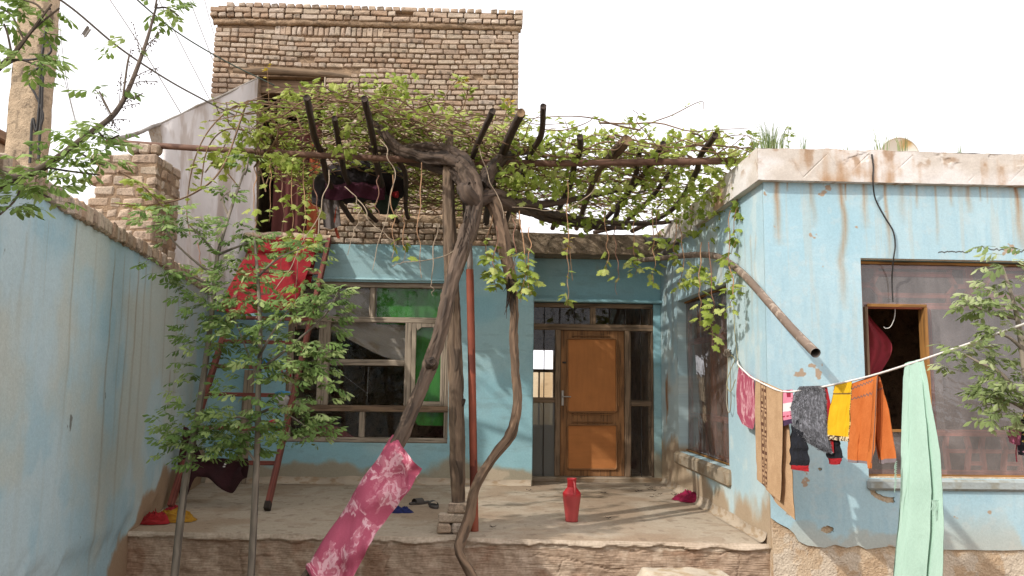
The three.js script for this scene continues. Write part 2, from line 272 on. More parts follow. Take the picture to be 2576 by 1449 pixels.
// ---- ground and porch
{
  const g = sheet(60, 60, (u, v) => { const x = (u - 0.5) * 240, z = (v - 0.5) * 240; return V3(x, GY + (fbm(x * 0.7, z * 0.7, 3, 71) - 0.5) * 0.03, z); }, [240, 240]);
  struct(mesh('yard_ground', g, std('#94795d', { map: T.mud, bumpMap: T.mudB, bumpScale: 0.02 }))).userData.label = 'bare trodden earth of the courtyard';
  const porch = new THREE.Group(); porch.name = 'porch'; porch.position.set(0, GY, -9); struct(porch); scene.add(porch); porch.userData.label = 'raised concrete porch floor with a crumbling front edge';
  const floorT = tex(1024, 768, (u, v) => { // 6.4 x 4.8 m
    const x = u * 6.4, y = v * 4.8, n = fbm(x * 1.3, y * 1.3, 5, 81), m = fbm(x * 5, y * 5, 5, 82), f = vn(x * 90, y * 90, 83);
    let c = mix3([178, 162, 142], [160, 138, 115], sm(0.4, 0.62, n)); c = mix3(c, [150, 128, 106], sm(0.55, 0.72, m) * 0.5);
    const sp = sm(0.8, 0.86, vn(x * 16, y * 16, 85)) * 0.3; c = mix3(c, [110, 92, 76], sp);
    return c.map(k => k + (f - 0.5) * 16 + (m - 0.5) * 14);
  });
  // floor sheet: wavy front edge, slightly uneven
  const fz = x => edgeZ(x) + (fbm(x * 4, 3, 4, 88) - 0.5) * 0.03;
  const fl = sheet(110, 60, (u, v) => { const x = mix(-4.2, 2.44, u), z = mix(fz(x), -11.1, v); return V3(x, (fbm(x * 1.2, z * 1.2, 3, 87) - 0.5) * 0.012 - 0.02 * sm(0.05, 0, v) * fbm(x * 7, 1, 3, 89), z); });
  const p = fl.attributes.position, uv = fl.attributes.uv; for (let i = 0; i < p.count; i++) uv.setXY(i, (p.getX(i) + 4.2) / 6.64, (-p.getZ(i) - 6.6) / 4.8);
  pm('porch_floor', fl, std('#ffffff', { map: floorT, bumpMap: T.fine, bumpScale: 0.004, roughness: 0.92 }), porch);
  const faceT = tex(1536, 256, (u, v) => {
    const x = u * 6.9, y = v * 0.7, n = fbm(x * 2, y * 2, 4, 91), m = fbm(x * 9, y * 9, 5, 92), f = vn(x * 70, y * 70, 93), st = fbm(x * 16 + y * 9, y * 16, 4, 95);
    let c = mix3([186, 164, 142], [168, 144, 122], sm(0.35, 0.65, n)); c = mix3(c, [192, 172, 150], sm(0.56, 0.7, m) * 0.6); c = mix3(c, [150, 116, 92], sm(0.62, 0.75, fbm(x * 3, y * 3, 4, 96)) * 0.6);
    c = mix3(c, [186, 170, 150], sm(0.02, 0.0, (1 - v) * 0.62 - 0.05 + (fbm(mix(-3.6, 2.5, u) * 5, 4, 4, 97) - 0.5) * 0.09) * 0.8);
    return c.map(k => k + (f - 0.5) * 22 + (st - 0.5) * 26);
  });
  const crackD = (x, y) => { let d = 1; for (const [s, yy] of [[1, -0.07], [2, -0.2], [3, -0.36]]) { const cy = yy + (fbm(x * 3.1, s * 7, 4, 100 + s) - 0.5) * 0.17; if (fbm(x * 1.3, s * 5, 2, 120 + s) > 0.55) d = Math.min(d, Math.abs(y - cy)); } for (let k = 0; k < 4; k++) { const cx = -2.4 + k * 1.5 + hash(k, 3, 1) * 0.4 + (fbm(y * 8, k, 3, 130) - 0.5) * 0.14; if (y < -0.04 - hash(k, 5, 2) * 0.1 && y > -0.25 - hash(k, 6, 2) * 0.2) d = Math.min(d, Math.abs(x - cx)); } return d; };
  const fc = sheet(520, 56, (u, v) => {
    const x = mix(-3.6, 2.5, u), y = -0.002 - v * 0.62;
    let o = (fbm(x * 2.2, y * 3, 4, 94) - 0.5) * 0.05 + (fbm(x * 11, y * 11, 5, 98) - 0.5) * 0.034;
    o -= sm(0.009, 0.0, crackD(x, y)) * 0.014;
    o += 0.028 * sm(-0.012, 0.0, y + 0.05 + (fbm(x * 5, 4, 4, 97) - 0.5) * 0.09);
    return V3(x, y, fz(x) + Math.min(1, v * 14) * o - v * 0.03 + 0.004);
  });
  { const q = fc.attributes.uv; for (let i = 0; i < q.count; i++) q.setY(i, 1 - q.getY(i)); }
  pm('porch_face', fc, std('#ffffff', { map: faceT, bumpMap: T.mudB, bumpScale: 0.012 }), porch);
  // mud fillets where the walls meet the floor
  const cove = (a, b, n, r0) => sheet(60, 6, (u, v) => { const q = a.clone().lerp(b, u), r = r0 * (0.7 + 0.6 * fbm(u * 9, 2, 3, 105)), t = v * Math.PI / 2; return q.addScaledVector(n, r * (1 - Math.sin(t)) + 0.004).add(V3(0, r * 1.4 * (1 - Math.cos(t)) + 0.003, 0)); }, [4, 0.3]);
  pm('mud_fillet', [cove(V3(XW, 0, -6.86), V3(XW, 0, -10.95), V3(-1, 0, 0), 0.06), cove(V3(-3.5, 0, ZB), V3(0.62, 0, ZB), V3(0, 0, 1), 0.06)], std('#cdbba4', { map: T.dusty, bumpMap: T.mudB, bumpScale: 0.006 }), porch);
}

// ---- wall textures
const streakSum = (list, x, y) => { let s = 0; for (const k of list) { if (y > k.y) continue; const t = (k.y - y) / k.len; if (t > 1 || Math.abs(x - k.x) > k.w * 4.4) continue; const cx = k.x + (fbm(y * 2.5, k.x * 9, 3, 5) - 0.5) * k.w * 3.2; const dx = (x - cx) / (k.w * (0.55 + 0.6 * t)); if (Math.abs(dx) > 2.2) continue; s = Math.max(s, k.k * Math.exp(-dx * dx) * Math.pow(1 - t, 0.55) * (0.35 + 0.9 * fbm(x * 55, y * 1.6, 4, 7)) * Math.min(1, t * 14 + 0.3)); } return s; };
const F = (x, y, z = ZW) => { const p = onZ(x, y, z); return [p.x, p.y]; };

// ---- side wing on the right
const wing = thing('side_wing', 'pale blue plastered wing with rust-streaked wall and white zigzag cornice', 'building', [4.5, GY, -8.9]);
{
  const X0 = 2.2, X1 = 6.8, Y0 = -0.7, Y1 = 3.2;
  const st = [[390, 590, 430, 30, 0.9], [640, 580, 330, 26, 0.6], [840, 590, 820, 34, 0.75], [1020, 590, 330, 28, 0.7], [1160, 600, 520, 20, 0.75], [1270, 600, 300, 34, 0.35], [1390, 620, 180, 14, 0.7], [1530, 620, 400, 14, 0.6], [1640, 620, 170, 16, 0.6], [1760, 640, 190, 26, 0.7], [1840, 640, 120, 8, 0.7], [1900, 630, 140, 8, 0.7], [2115, 640, 420, 34, 1.0], [450, 600, 90, 7, 0.8], [710, 600, 60, 6, 0.7], [870, 600, 150, 10, 0.9], [1230, 600, 60, 7, 0.7]].map(([zx, zy, l, w, k]) => { const a = F((2900 + zx / 1.811) / 1.59, (400 + zy / 1.811) / 1.59); return { x: a[0], y: a[1] + 0.05, len: l / 1.811 / 1.59 / 2000 * 6.75 * 1.25, w: w / 1.811 / 1.59 / 2000 * 6.75 * 0.9, k }; });
  const cr = [[2360, 634], [2400, 632], [2430, 634], [2450, 624], [2472, 621], [2500, 628], [2530, 626], [2552, 634], [2576, 630], [2640, 640]].map(p => F(...p));
  const crackAt = (x, y) => { for (let i = 0; i + 1 < cr.length; i++) if (x >= cr[i][0] && x < cr[i + 1][0]) { const t = (x - cr[i][0]) / (cr[i + 1][0] - cr[i][0]); return Math.abs(y - mix(cr[i][1], cr[i + 1][1], t) - (fbm(x * 40, 1, 3, 9) - 0.5) * 0.03); } return 1; };
  const wt = tex(1280, 1024, (u, v) => {
    const x = mix(X0, X1, u), y = mix(Y0, Y1, v), n = fbm(x * 1.1, y * 1.1, 5, 141), m = fbm(x * 4.5, y * 3, 5, 142), f = vn(x * 110, y * 110, 143), vt = fbm(x * 22, y * 1.1, 4, 144);
    let c = mix3([164, 198, 209], [176, 203, 210], sm(0.3, 0.7, n)); const br = fbm(x * 9 + y * 2, y * 26, 4, 145), bs = fbm(x * 30, y * 5, 4, 149); c = mix3(c, [190, 209, 213], sm(0.5, 0.8, br * 0.6 + m * 0.4) * 0.4); c = mix3(c, [150, 187, 202], sm(0.5, 0.75, bs * 0.5 + n * 0.5) * 0.4); c = mix3(c, [196, 204, 202], sm(0.62, 0.7, fbm(x * 13, y * 13, 5, 139)) * 0.25);
    c = mix3(c, [188, 190, 180], sm(0.56, 0.72, vt) * 0.35 * sm(0.8, 2.4, y));
    const s = streakSum(st, x, y); c = mix3(c, [168, 124, 84], clamp(s * 1.05)); if (s > 0.55) c = mix3(c, [130, 84, 54], clamp((s - 0.55) * 1.6));
    const ck = crackAt(x, y); if (ck < 0.007) c = mix3(c, [60, 56, 52], sm(0.007, 0.002, ck));
    const chip = sm(0.79, 0.82, fbm(x * 7, y * 7, 4, 147)); c = mix3(c, [172, 150, 128], chip);
    const dirt = sm(0.5, 0.62, fbm(x * 3, y * 3, 5, 148) + 0.42 * sm(0.35, -0.1, y) - 0.12) * sm(0.4, 0.0, y); c = mix3(c, [186, 176, 158], dirt * 0.6);
    return c.map(k => k + (f - 0.5) * 10 + (m - 0.5) * 10);
  });
  const wm = std('#ffffff', { map: wt, bumpMap: T.fine, bumpScale: 0.0022, roughness: 0.9 }); wm.bumpMap = T.fine.clone(); wm.bumpMap.repeat.set(4, 3.4); wm.bumpMap.needsUpdate = true;
  // front wall: mud core, plaster coat with a ragged foot and patches fallen off
  const WX0 = 3.26, WX1 = 6.2, WY0 = 0.56, WY1 = 2.44;
  pm('wall', slab(rect(XW + 0.012, 7.2, GY - 0.1, 3.1), [rect(WX0 + 0.01, WX1, WY0 + 0.01, WY1 - 0.01)], ZW - 0.018, 0.3), std('#ffffff', { map: tex(512, 512, (u, v) => { const n = fbm(u * 6, v * 6, 5, 281, 6), p = fbm(u * 9, v * 9, 5, 283, 9), f = vn(u * 120, v * 120, 284, 120); let c = mix3([196, 174, 146], [184, 158, 128], sm(0.4, 0.6, n)); c = mix3(c, [204, 192, 174], sm(0.48, 0.62, p) * 0.7); return c.map(k => k + (f - 0.5) * 24); }), bumpMap: T.mudB, bumpScale: 0.015 }), wing);
  const patch = (pts, seed) => { const o = []; for (let i = 0; i < pts.length; i++) { const a = pts[i], b = pts[(i + 1) % pts.length]; for (let k = 0; k < 4; k++) { const t = k / 4; o.push([mix(a[0], b[0], t) + (hash(i, k, seed) - 0.5) * 0.012, mix(a[1], b[1], t) + (hash(i, k, seed + 9) - 0.5) * 0.012]); } } return o; };
  const pv = (l, seed) => patch(l.map(p => F(...p)), seed);
  const holes = [pv([[2187, 1218], [2200, 1224], [2206, 1238], [2222, 1250], [2250, 1252], [2252, 1264], [2234, 1268], [2222, 1260], [2200, 1252], [2190, 1240]], 3), pv([[2066, 1328], [2080, 1322], [2095, 1326], [2098, 1337], [2080, 1342], [2066, 1338]], 5), pv([[2058, 1178], [2066, 1176], [2068, 1182], [2060, 1186]], 6)];
  const foot = []; const corner = F(1940, 1310);
  foot.push([XW, corner[1] + 0.02], ...[[1958, 1316], [1982, 1328], [1998, 1342], [2010, 1362], [2030, 1372], [2075, 1378], [2100, 1370], [2130, 1378], [2160, 1372], [2180, 1382], [2240, 1374], [2300, 1384]].map(p => F(...p)));
  foot.push(...ragged(F(2330, 1382), [7.2, -0.03], 60, 0.008, 151));
  const front = slab([...foot, [7.2, 3.1], [XW, 3.1]], [rect(WX0, WX1 + 0.01, WY0, WY1), ...holes], ZW, 0.0175);
  const p = front.attributes.position, nr = front.attributes.normal, uv = front.attributes.uv;
  for (let i = 0; i < p.count; i++) uv.setXY(i, ((Math.abs(nr.getX(i)) > 0.7 ? p.getX(i) + (p.getZ(i) - ZW) : p.getX(i)) - X0) / (X1 - X0), (p.getY(i) - Y0) / (Y1 - Y0));
  pm('plaster', front, wm, wing);
  // window reveal
  const rv = std('#8fb4bb', { map: T.dusty, bumpMap: T.fine, bumpScale: 0.004 });
  pm('window_reveal', [bx(WX0 - 0.001, WX1, WY1 - 0.012, WY1 + 0.004, ZW - 0.34, ZW - 0.02), bx(WX0 - 0.012, WX0 + 0.002, WY0, WY1 - 0.012, ZW - 0.34, ZW - 0.02)], rv, wing);
  pm('window_sill', bx(WX0 - 0.02, WX1, WY0 - 0.1, WY0 - 0.005, ZW - 0.3, ZW + 0.035, 0.02), std('#b9c2c0', { map: T.dusty, bumpMap: T.fine, bumpScale: 0.006 }), wing);
  // side wall towards the porch
  const st2 = []; const r2 = rngOf(5); for (let i = 0; i < 22; i++) st2.push({ x: -6.8 - r2() * 4, y: 3.0 - r2() * 0.4, len: 0.4 + r2() * 1.2, w: 0.02 + r2() * 0.05, k: 0.2 + r2() * 0.35 });
  const sst = tex(1024, 768, (u, v) => {
    const z = mix(-11.2, -6.7, u), y = mix(-0.1, 3.2, v), n = fbm(z * 1.3, y * 1.3, 5, 161), m = fbm(z * 5, y * 4, 5, 162), f = vn(z * 100, y * 100, 163);
    let c = mix3([168, 197, 206], [184, 205, 209], sm(0.38, 0.62, n)); c = mix3(c, [200, 210, 206], sm(0.55, 0.7, m) * 0.5);
    c = mix3(c, [160, 138, 112], streakSum(st2, z, y) * 0.8);
    const dh = 0.16 + 0.36 * sm(-8.2, -10.6, z); const d = sm(0.42, 0.6, fbm(z * 3.2, y * 1.6, 5, 165) * 0.55 + 0.5 * sm(dh + 0.45, dh - 0.3, y)); c = mix3(c, [172, 148, 120], d * 0.92);
    const sp = sm(0.16, 0.02, Math.hypot((z + 10.55) * 1.4, (y - 1.15) * 0.45) + (fbm(z * 12, y * 6, 3, 166) - 0.5) * 0.16); c = mix3(c, [158, 110, 70], sp * 0.9);
    return c.map(k => k + (f - 0.5) * 10 + (m - 0.5) * 10);
  });
  const SZ0 = -9.92, SZ1 = -7.88, SY0 = 0.5, SY1 = 2.36;
  const hz = [[-SZ1, SY0], [-SZ0, SY0], [-SZ0, SY1], [-SZ1, SY1]];
  const sg = slab(rect(6.785, 11.2, -0.03, 3.1), [hz], 0, 0.3); // local x = -z
  sg.rotateY(Math.PI / 2); // x -> -z, z -> x ; front face looks to +x
  sg.translate(XW + 0.3, 0, 0); const sp = sg.attributes.position; boxUV(sg); setUV(sg, -11.2, -6.7, -0.1, 3.2, 'z');
  pm('side_wall', sg, std('#ffffff', { map: sst, bumpMap: wm.bumpMap, bumpScale: 0.0022 }), wing);
  pm('side_sill', bx(XW - 0.05, XW + 0.2, SY0 - 0.16, SY0 - 0.004, SZ0 - 0.1, SZ1 + 0.06, 0.02, 0.01), std('#b3a48e', { map: T.dusty, bumpMap: T.fine, bumpScale: 0.008 }), wing);
  // cornice and roof
  const ct = tex(1536, 96, (u, v) => {
    const x = u * 9.4, y = v * 0.29, n = fbm(x * 1.6, y * 3, 5, 171), m = fbm(x * 7, y * 7, 5, 172), f = vn(x * 120, y * 120, 173), vt = fbm(x * 14, y * 1.2, 4, 174);
    let c = mix3([222, 216, 210], [204, 194, 182], sm(0.4, 0.6, n)); c = mix3(c, [168, 128, 92], sm(0.5, 0.66, fbm(x * 1.9, y * 0.8, 5, 168) * 0.55 + vt * 0.25 + m * 0.2) * 0.8); c = mix3(c, [150, 118, 90], sm(0.60, 0.70, m) * 0.5 * sm(0.1, 0.2, y));
    return c.map(k => k + (f - 0.5) * 14);
  });
  const cb = grey(1536, 96, (u, v) => { const x = u * 9.4, y = v * 0.29, t = ((x + 0.1 * fbm(x * 1.1, 1, 2, 169)) / 0.36) % 1, zz = t < 0.62 ? t / 0.62 : (1 - t) / 0.38, d = Math.abs(y - 0.03 - zz * 0.22) * (t < 0.62 ? 0.75 : 0.5); return 0.7 + 0.25 * (fbm(x * 12, y * 12, 4, 175) - 0.5) - 0.28 * sm(0.007, 0.001, d) * sm(0.3, 0.6, fbm(x * 2, y * 3, 3, 170)) - 0.35 * sm(0.62, 0.68, fbm(x * 4, y * 6, 4, 176)) * sm(0.12, 0.22, y); });
  const cm = std('#ffffff', { map: ct, bumpMap: cb, bumpScale: 0.02 });
  const CY0 = 3.1, CY1 = 3.385;
  const cg = sheet(240, 8, (u, v) => { const x = mix(XW - 0.07, 7.2, u), y = mix(CY0, CY1, v) + (v > 0.9 ? (fbm(x * 5, 7, 4, 177) - 0.5) * 0.035 : 0); return V3(x, y, ZW + 0.07 + (fbm(x * 3, y * 3, 3, 178) - 0.5) * 0.012); });
  const cs = sheet(160, 8, (u, v) => { const z = mix(-11.2, ZW + 0.07, u), y = mix(CY0, CY1, v) + (v > 0.9 ? (fbm(z * 5, 8, 4, 179) - 0.5) * 0.035 : 0); return V3(XW - 0.07 + (fbm(z * 3, y * 3, 3, 178) - 0.5) * 0.012, y, z); });
  const cuv = (g, ax) => { const p = g.attributes.position, uv = g.attributes.uv; for (let i = 0; i < p.count; i++) uv.setXY(i, (ax ? p.getZ(i) + 11.2 + 4.9 - 4.5 : p.getX(i) + 2.2) / 9.4, (p.getY(i) - CY0) / 0.29); return g; };
  pm('cornice', [cuv(cg, 0), cuv(cs, 1), boxUV(bx(XW - 0.065, 7.2, CY0 - 0.001, CY0 + 0.02, -11.2, ZW + 0.066, 0.001), 0.3)], cm, wing);
  pm('roof', sheet(60, 40, (u, v) => { const x = mix(XW - 0.07, 7.2, u), z = mix(ZW + 0.07, -11.2, v); return V3(x, CY1 - 0.008 + (fbm(x * 4, z * 4, 4, 181) - 0.5) * 0.04, z); }, [5, 4]), M.mudPale, wing);
  // closed room inside
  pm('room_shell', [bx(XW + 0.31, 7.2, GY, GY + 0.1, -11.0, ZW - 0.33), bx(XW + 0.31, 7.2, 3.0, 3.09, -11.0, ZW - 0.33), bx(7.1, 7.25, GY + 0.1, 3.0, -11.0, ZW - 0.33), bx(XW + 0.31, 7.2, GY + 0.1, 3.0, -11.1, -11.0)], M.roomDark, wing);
  // ---- front window: patterned red frame behind plastic film
  const win = part('front_window', wing), z0 = ZW - 0.13;
  const bar = (ax, ay, b2x, b2y, w = 0.03, d = 0.04, zz = z0) => { const L = Math.hypot(b2x - ax, b2y - ay), g = cbox(L + w * 0.6, w, d, 0.003); g.rotateZ(Math.atan2(b2y - ay, b2x - ax)); g.translate((ax + b2x) / 2, (ay + b2y) / 2, zz); return g; };
  const Wp = (zx, zy) => { const p = onZ((3400 + zx / 1.111) / 1.59, (1000 + zy / 1.111) / 1.59, z0); return [p.x, p.y]; };
  const B = (a, b, w, d, zz) => pm('frame_bar', bar(...a, ...b, w, d, zz), M.redWood, win);
  const yt = Wp(300, 250)[1], yb = Wp(400, 812)[1], xm = Wp(350, 500)[0], xp = Wp(525, 150)[0], wTop = WY1 - 0.04, wBot = WY0 + 0.03, wL = WX0 + 0.03;
  B([wL, wTop], [WX1, wTop], 0.06); B([wL, wBot], [WX1, wBot], 0.06); B([wL, wBot], [wL, wTop], 0.06); B([wL, yt], [WX1, yt], 0.055, 0.046); B([xm + 0.02, yb], [WX1, yb], 0.055, 0.046); B([xm, wBot], [xm, yt], 0.06, 0.043); B([xp, yt], [xp, wTop], 0.065, 0.043);
  for (let k = 0; k < 4; k++) { // octagon lattice of the upper lights
    const a = k ? xp + 0.05 + (k - 1) * 0.85 : wL + 0.03, b = k ? xp + (k) * 0.85 : xp - 0.03, h = wTop - yt, c = 0.09;
    B([a, yt + h * 0.5], [a + c, yt + h * 0.5], 0.044, 0.03); B([b - c, yt + h * 0.5], [b, yt + h * 0.5], 0.044, 0.03);
    B([a + c, yt + h * 0.5], [a + c * 1.8, yt + h * 0.26], 0.044, 0.03); B([a + c, yt + h * 0.5], [a + c * 1.6, yt + h * 0.78], 0.044, 0.03); B([b - c, yt + h * 0.5], [b - c * 1.8, yt + h * 0.26], 0.044, 0.03); B([b - c, yt + h * 0.5], [b - c * 1.6, yt + h * 0.78], 0.044, 0.03);
    B([a + c * 1.8, yt + h * 0.26], [b - c * 1.8, yt + h * 0.26], 0.044, 0.032); B([a + c * 1.6, yt + h * 0.78], [b - c * 1.6, yt + h * 0.78], 0.044, 0.032); B([a + c * 1.6, yt + h * 0.78], [a + c * 1.4, wTop], 0.04, 0.028); B([b - c * 1.6, yt + h * 0.78], [b - c * 1.4, wTop], 0.04, 0.028); B([a + c * 1.8, yt + h * 0.26], [a + c * 1.8, yt], 0.04, 0.028); B([b - c * 1.8, yt + h * 0.26], [b - c * 1.8, yt], 0.04, 0.028);
    if (k) B([b + 0.025, yt], [b + 0.025, wTop], 0.05, 0.043);
  }
  for (let x = xm + 0.13, k = 0; x < WX1 - 0.2; x += 0.16, k++) { // lower lattice
    const h = yb - wBot; B([x, wBot], [x + (k % 2 ? 0.03 : -0.02), yb - h * 0.35], 0.042, 0.03); B([x + (k % 2 ? 0.03 : -0.02), yb - h * 0.35], [x, yb], 0.042, 0.03); B([x, wBot + h * 0.55], [x + 0.16, wBot + h * 0.55], 0.034, 0.026);
    if (k % 2) B([x, wBot + h * 0.25], [x + 0.16, wBot + h * 0.25], 0.034, 0.026);
  }
  pm('pane', bx(xm + 0.02, WX1, wBot, wTop, z0 - 0.036, z0 - 0.032, 0.0005), M.glass, win);
  const HX0 = Wp(70, 300)[0], HX1 = Wp(318, 300)[0], HY1 = Wp(200, 256)[1], HY0 = Wp(200, 792)[1];
  const filmT = tex(512, 512, (u, v) => { const n = fbm(u * 6, v * 9, 5, 191), w = fbm(u * 30 + n * 3, v * 7, 4, 192); const k = 205 + (n - 0.5) * 60 + (w - 0.5) * 50; return [k, k * 0.985, k * 0.985]; });
  const filmB = grey(512, 512, (u, v) => { const q = u + 0.35 * v + 0.12 * fbm(u * 4, v * 4, 3, 194); return 0.6 * fbm(q * 26, v * 5 - u * 3, 4, 193) + 0.4 * fbm(u * 9, v * 40 + u * 12, 3, 195); });
  const film = phy('#f2ebe6', { map: filmT, transmission: 0.74, thickness: 0, roughness: 0.05, bumpMap: filmB, bumpScale: 0.004 });
  M.film = film;
  const fsh = new THREE.Shape([[WX0 + 0.005, WY0 + 0.005], [WX1, WY0 + 0.005], [WX1, WY1 - 0.015], [WX0 + 0.005, WY1 - 0.015]].map(q => new THREE.Vector2(...q))); fsh.holes.push(new THREE.Path(rect(HX0 - 0.01, HX1 + 0.01, HY0 - 0.01, HY1 + 0.01).map(q => new THREE.Vector2(...q))));
  const fs = boxUV(new THREE.ShapeGeometry(fsh).translate(0, 0, z0 + 0.0245), 0.5);
  pm('plastic_film', fs, film, win);
  const S = (x0, x1, y0, y1) => pm('batten', bx(x0, x1, y0, y1, z0 + 0.04, z0 + 0.058, 0.002), M.strip, win);
  S(WX0 + 0.005, WX1, WY1 - 0.038, WY1 - 0.016); S(WX0 + 0.005, WX0 + 0.027, HY1 + 0.04, WY1 - 0.039); S(WX0 + 0.006, WX1, WY0 + 0.003, WY0 + 0.024); S(HX0 - 0.01, HX1 + 0.02, HY1, HY1 + 0.026); S(HX0 - 0.01, HX1 + 0.02, HY0 - 0.03, HY0 - 0.006);
  pm('casement_edge', bx(HX1 - 0.002, HX1 + 0.022, HY0, HY1 - 0.001, z0 - 0.05, z0 + 0.06, 0.002), M.strip, win); pm('casement_edge', bx(HX0 - 0.03, HX0 - 0.008, HY0, HY1 - 0.001, z0 - 0.05, z0 + 0.06, 0.002), M.brownWood, win);
  const cur = std('#8e2430', { map: T.dusty });
  pm('curtain', sheet(10, 24, (u, v) => { const y = mix(HY1 - 0.01, HY0 + 0.36, v), w = 0.07 + 0.2 * sm(0, 0.45, v) * sm(1.0, 0.45, v); return V3(HX0 + u * w, y - u * 0.05 * v, z0 - 0.1 - 0.03 * Math.sin(u * 9 + v * 2)); }), cur, win);
  const cw = F(2228, 826, z0 - 0.02);
  pm('loose_wire', tube([onZ(2252, 770, z0 + 0.01), onZ(2250, 800, z0 - 0.02), onZ(2240, 822, z0 - 0.03), onZ(2228, 826, z0 - 0.03), onZ(2223, 822, z0 - 0.03)], 0.004, { rn: 5 }), std('#c9c6c0'), win);
  // ---- side window with film
  const sw = part('side_window', wing), xs = XW + 0.1;
  const Bz = (za, ya, zb, yb2, w, d = 0.04) => { const L = Math.hypot(zb - za, yb2 - ya), g = cbox(d, w, L + w * 0.5, 0.003); g.rotateX(-Math.atan2(yb2 - ya, zb - za)); g.translate(xs + 0.05, (ya + yb2) / 2, (za + zb) / 2); pm('frame_bar', g, M.redWood, sw); };
  Bz(SZ0, SY0 + 0.03, SZ1, SY0 + 0.03, 0.06); Bz(SZ0, SY1 - 0.03, SZ1, SY1 - 0.03, 0.06); Bz(SZ0 + 0.03, SY0, SZ0 + 0.03, SY1, 0.06, 0.044); Bz(SZ1 - 0.03, SY0, SZ1 - 0.03, SY1, 0.06, 0.044); Bz(SZ0, 1.84, SZ1, 1.84, 0.07, 0.046); Bz(SZ0, 0.95, SZ1, 0.95, 0.06, 0.046); Bz(-8.9, SY0, -8.9, SY1, 0.07, 0.05);
  for (const z of [-9.5, -9.2, -8.5, -8.2]) { Bz(z, SY0, z, 0.95, 0.03, 0.03); Bz(z, 1.84, z, SY1, 0.03, 0.03); }
  pm('plastic_film', sheet(40, 40, (u, v) => V3(xs + 0.01 + 0.012 * Math.sin(u * 9 + v * 3) * Math.sin(v * 5), mix(SY0 + 0.006, SY1 - 0.006, v), mix(SZ0 + 0.006, SZ1 - 0.006, u))), phy('#e2d8d2', { map: filmT, transmission: 0.76, thickness: 0, roughness: 0.05, bumpMap: filmB, bumpScale: 0.004 }), sw);
  pm('batten', bx(xs - 0.012, xs - 0.001, SY1 - 0.03, SY1 - 0.008, SZ0, SZ1), M.strip, sw); pm('batten', bx(xs - 0.012, xs - 0.001, SY0 + 0.004, SY0 + 0.026, SZ0, SZ1), M.strip, sw);
}

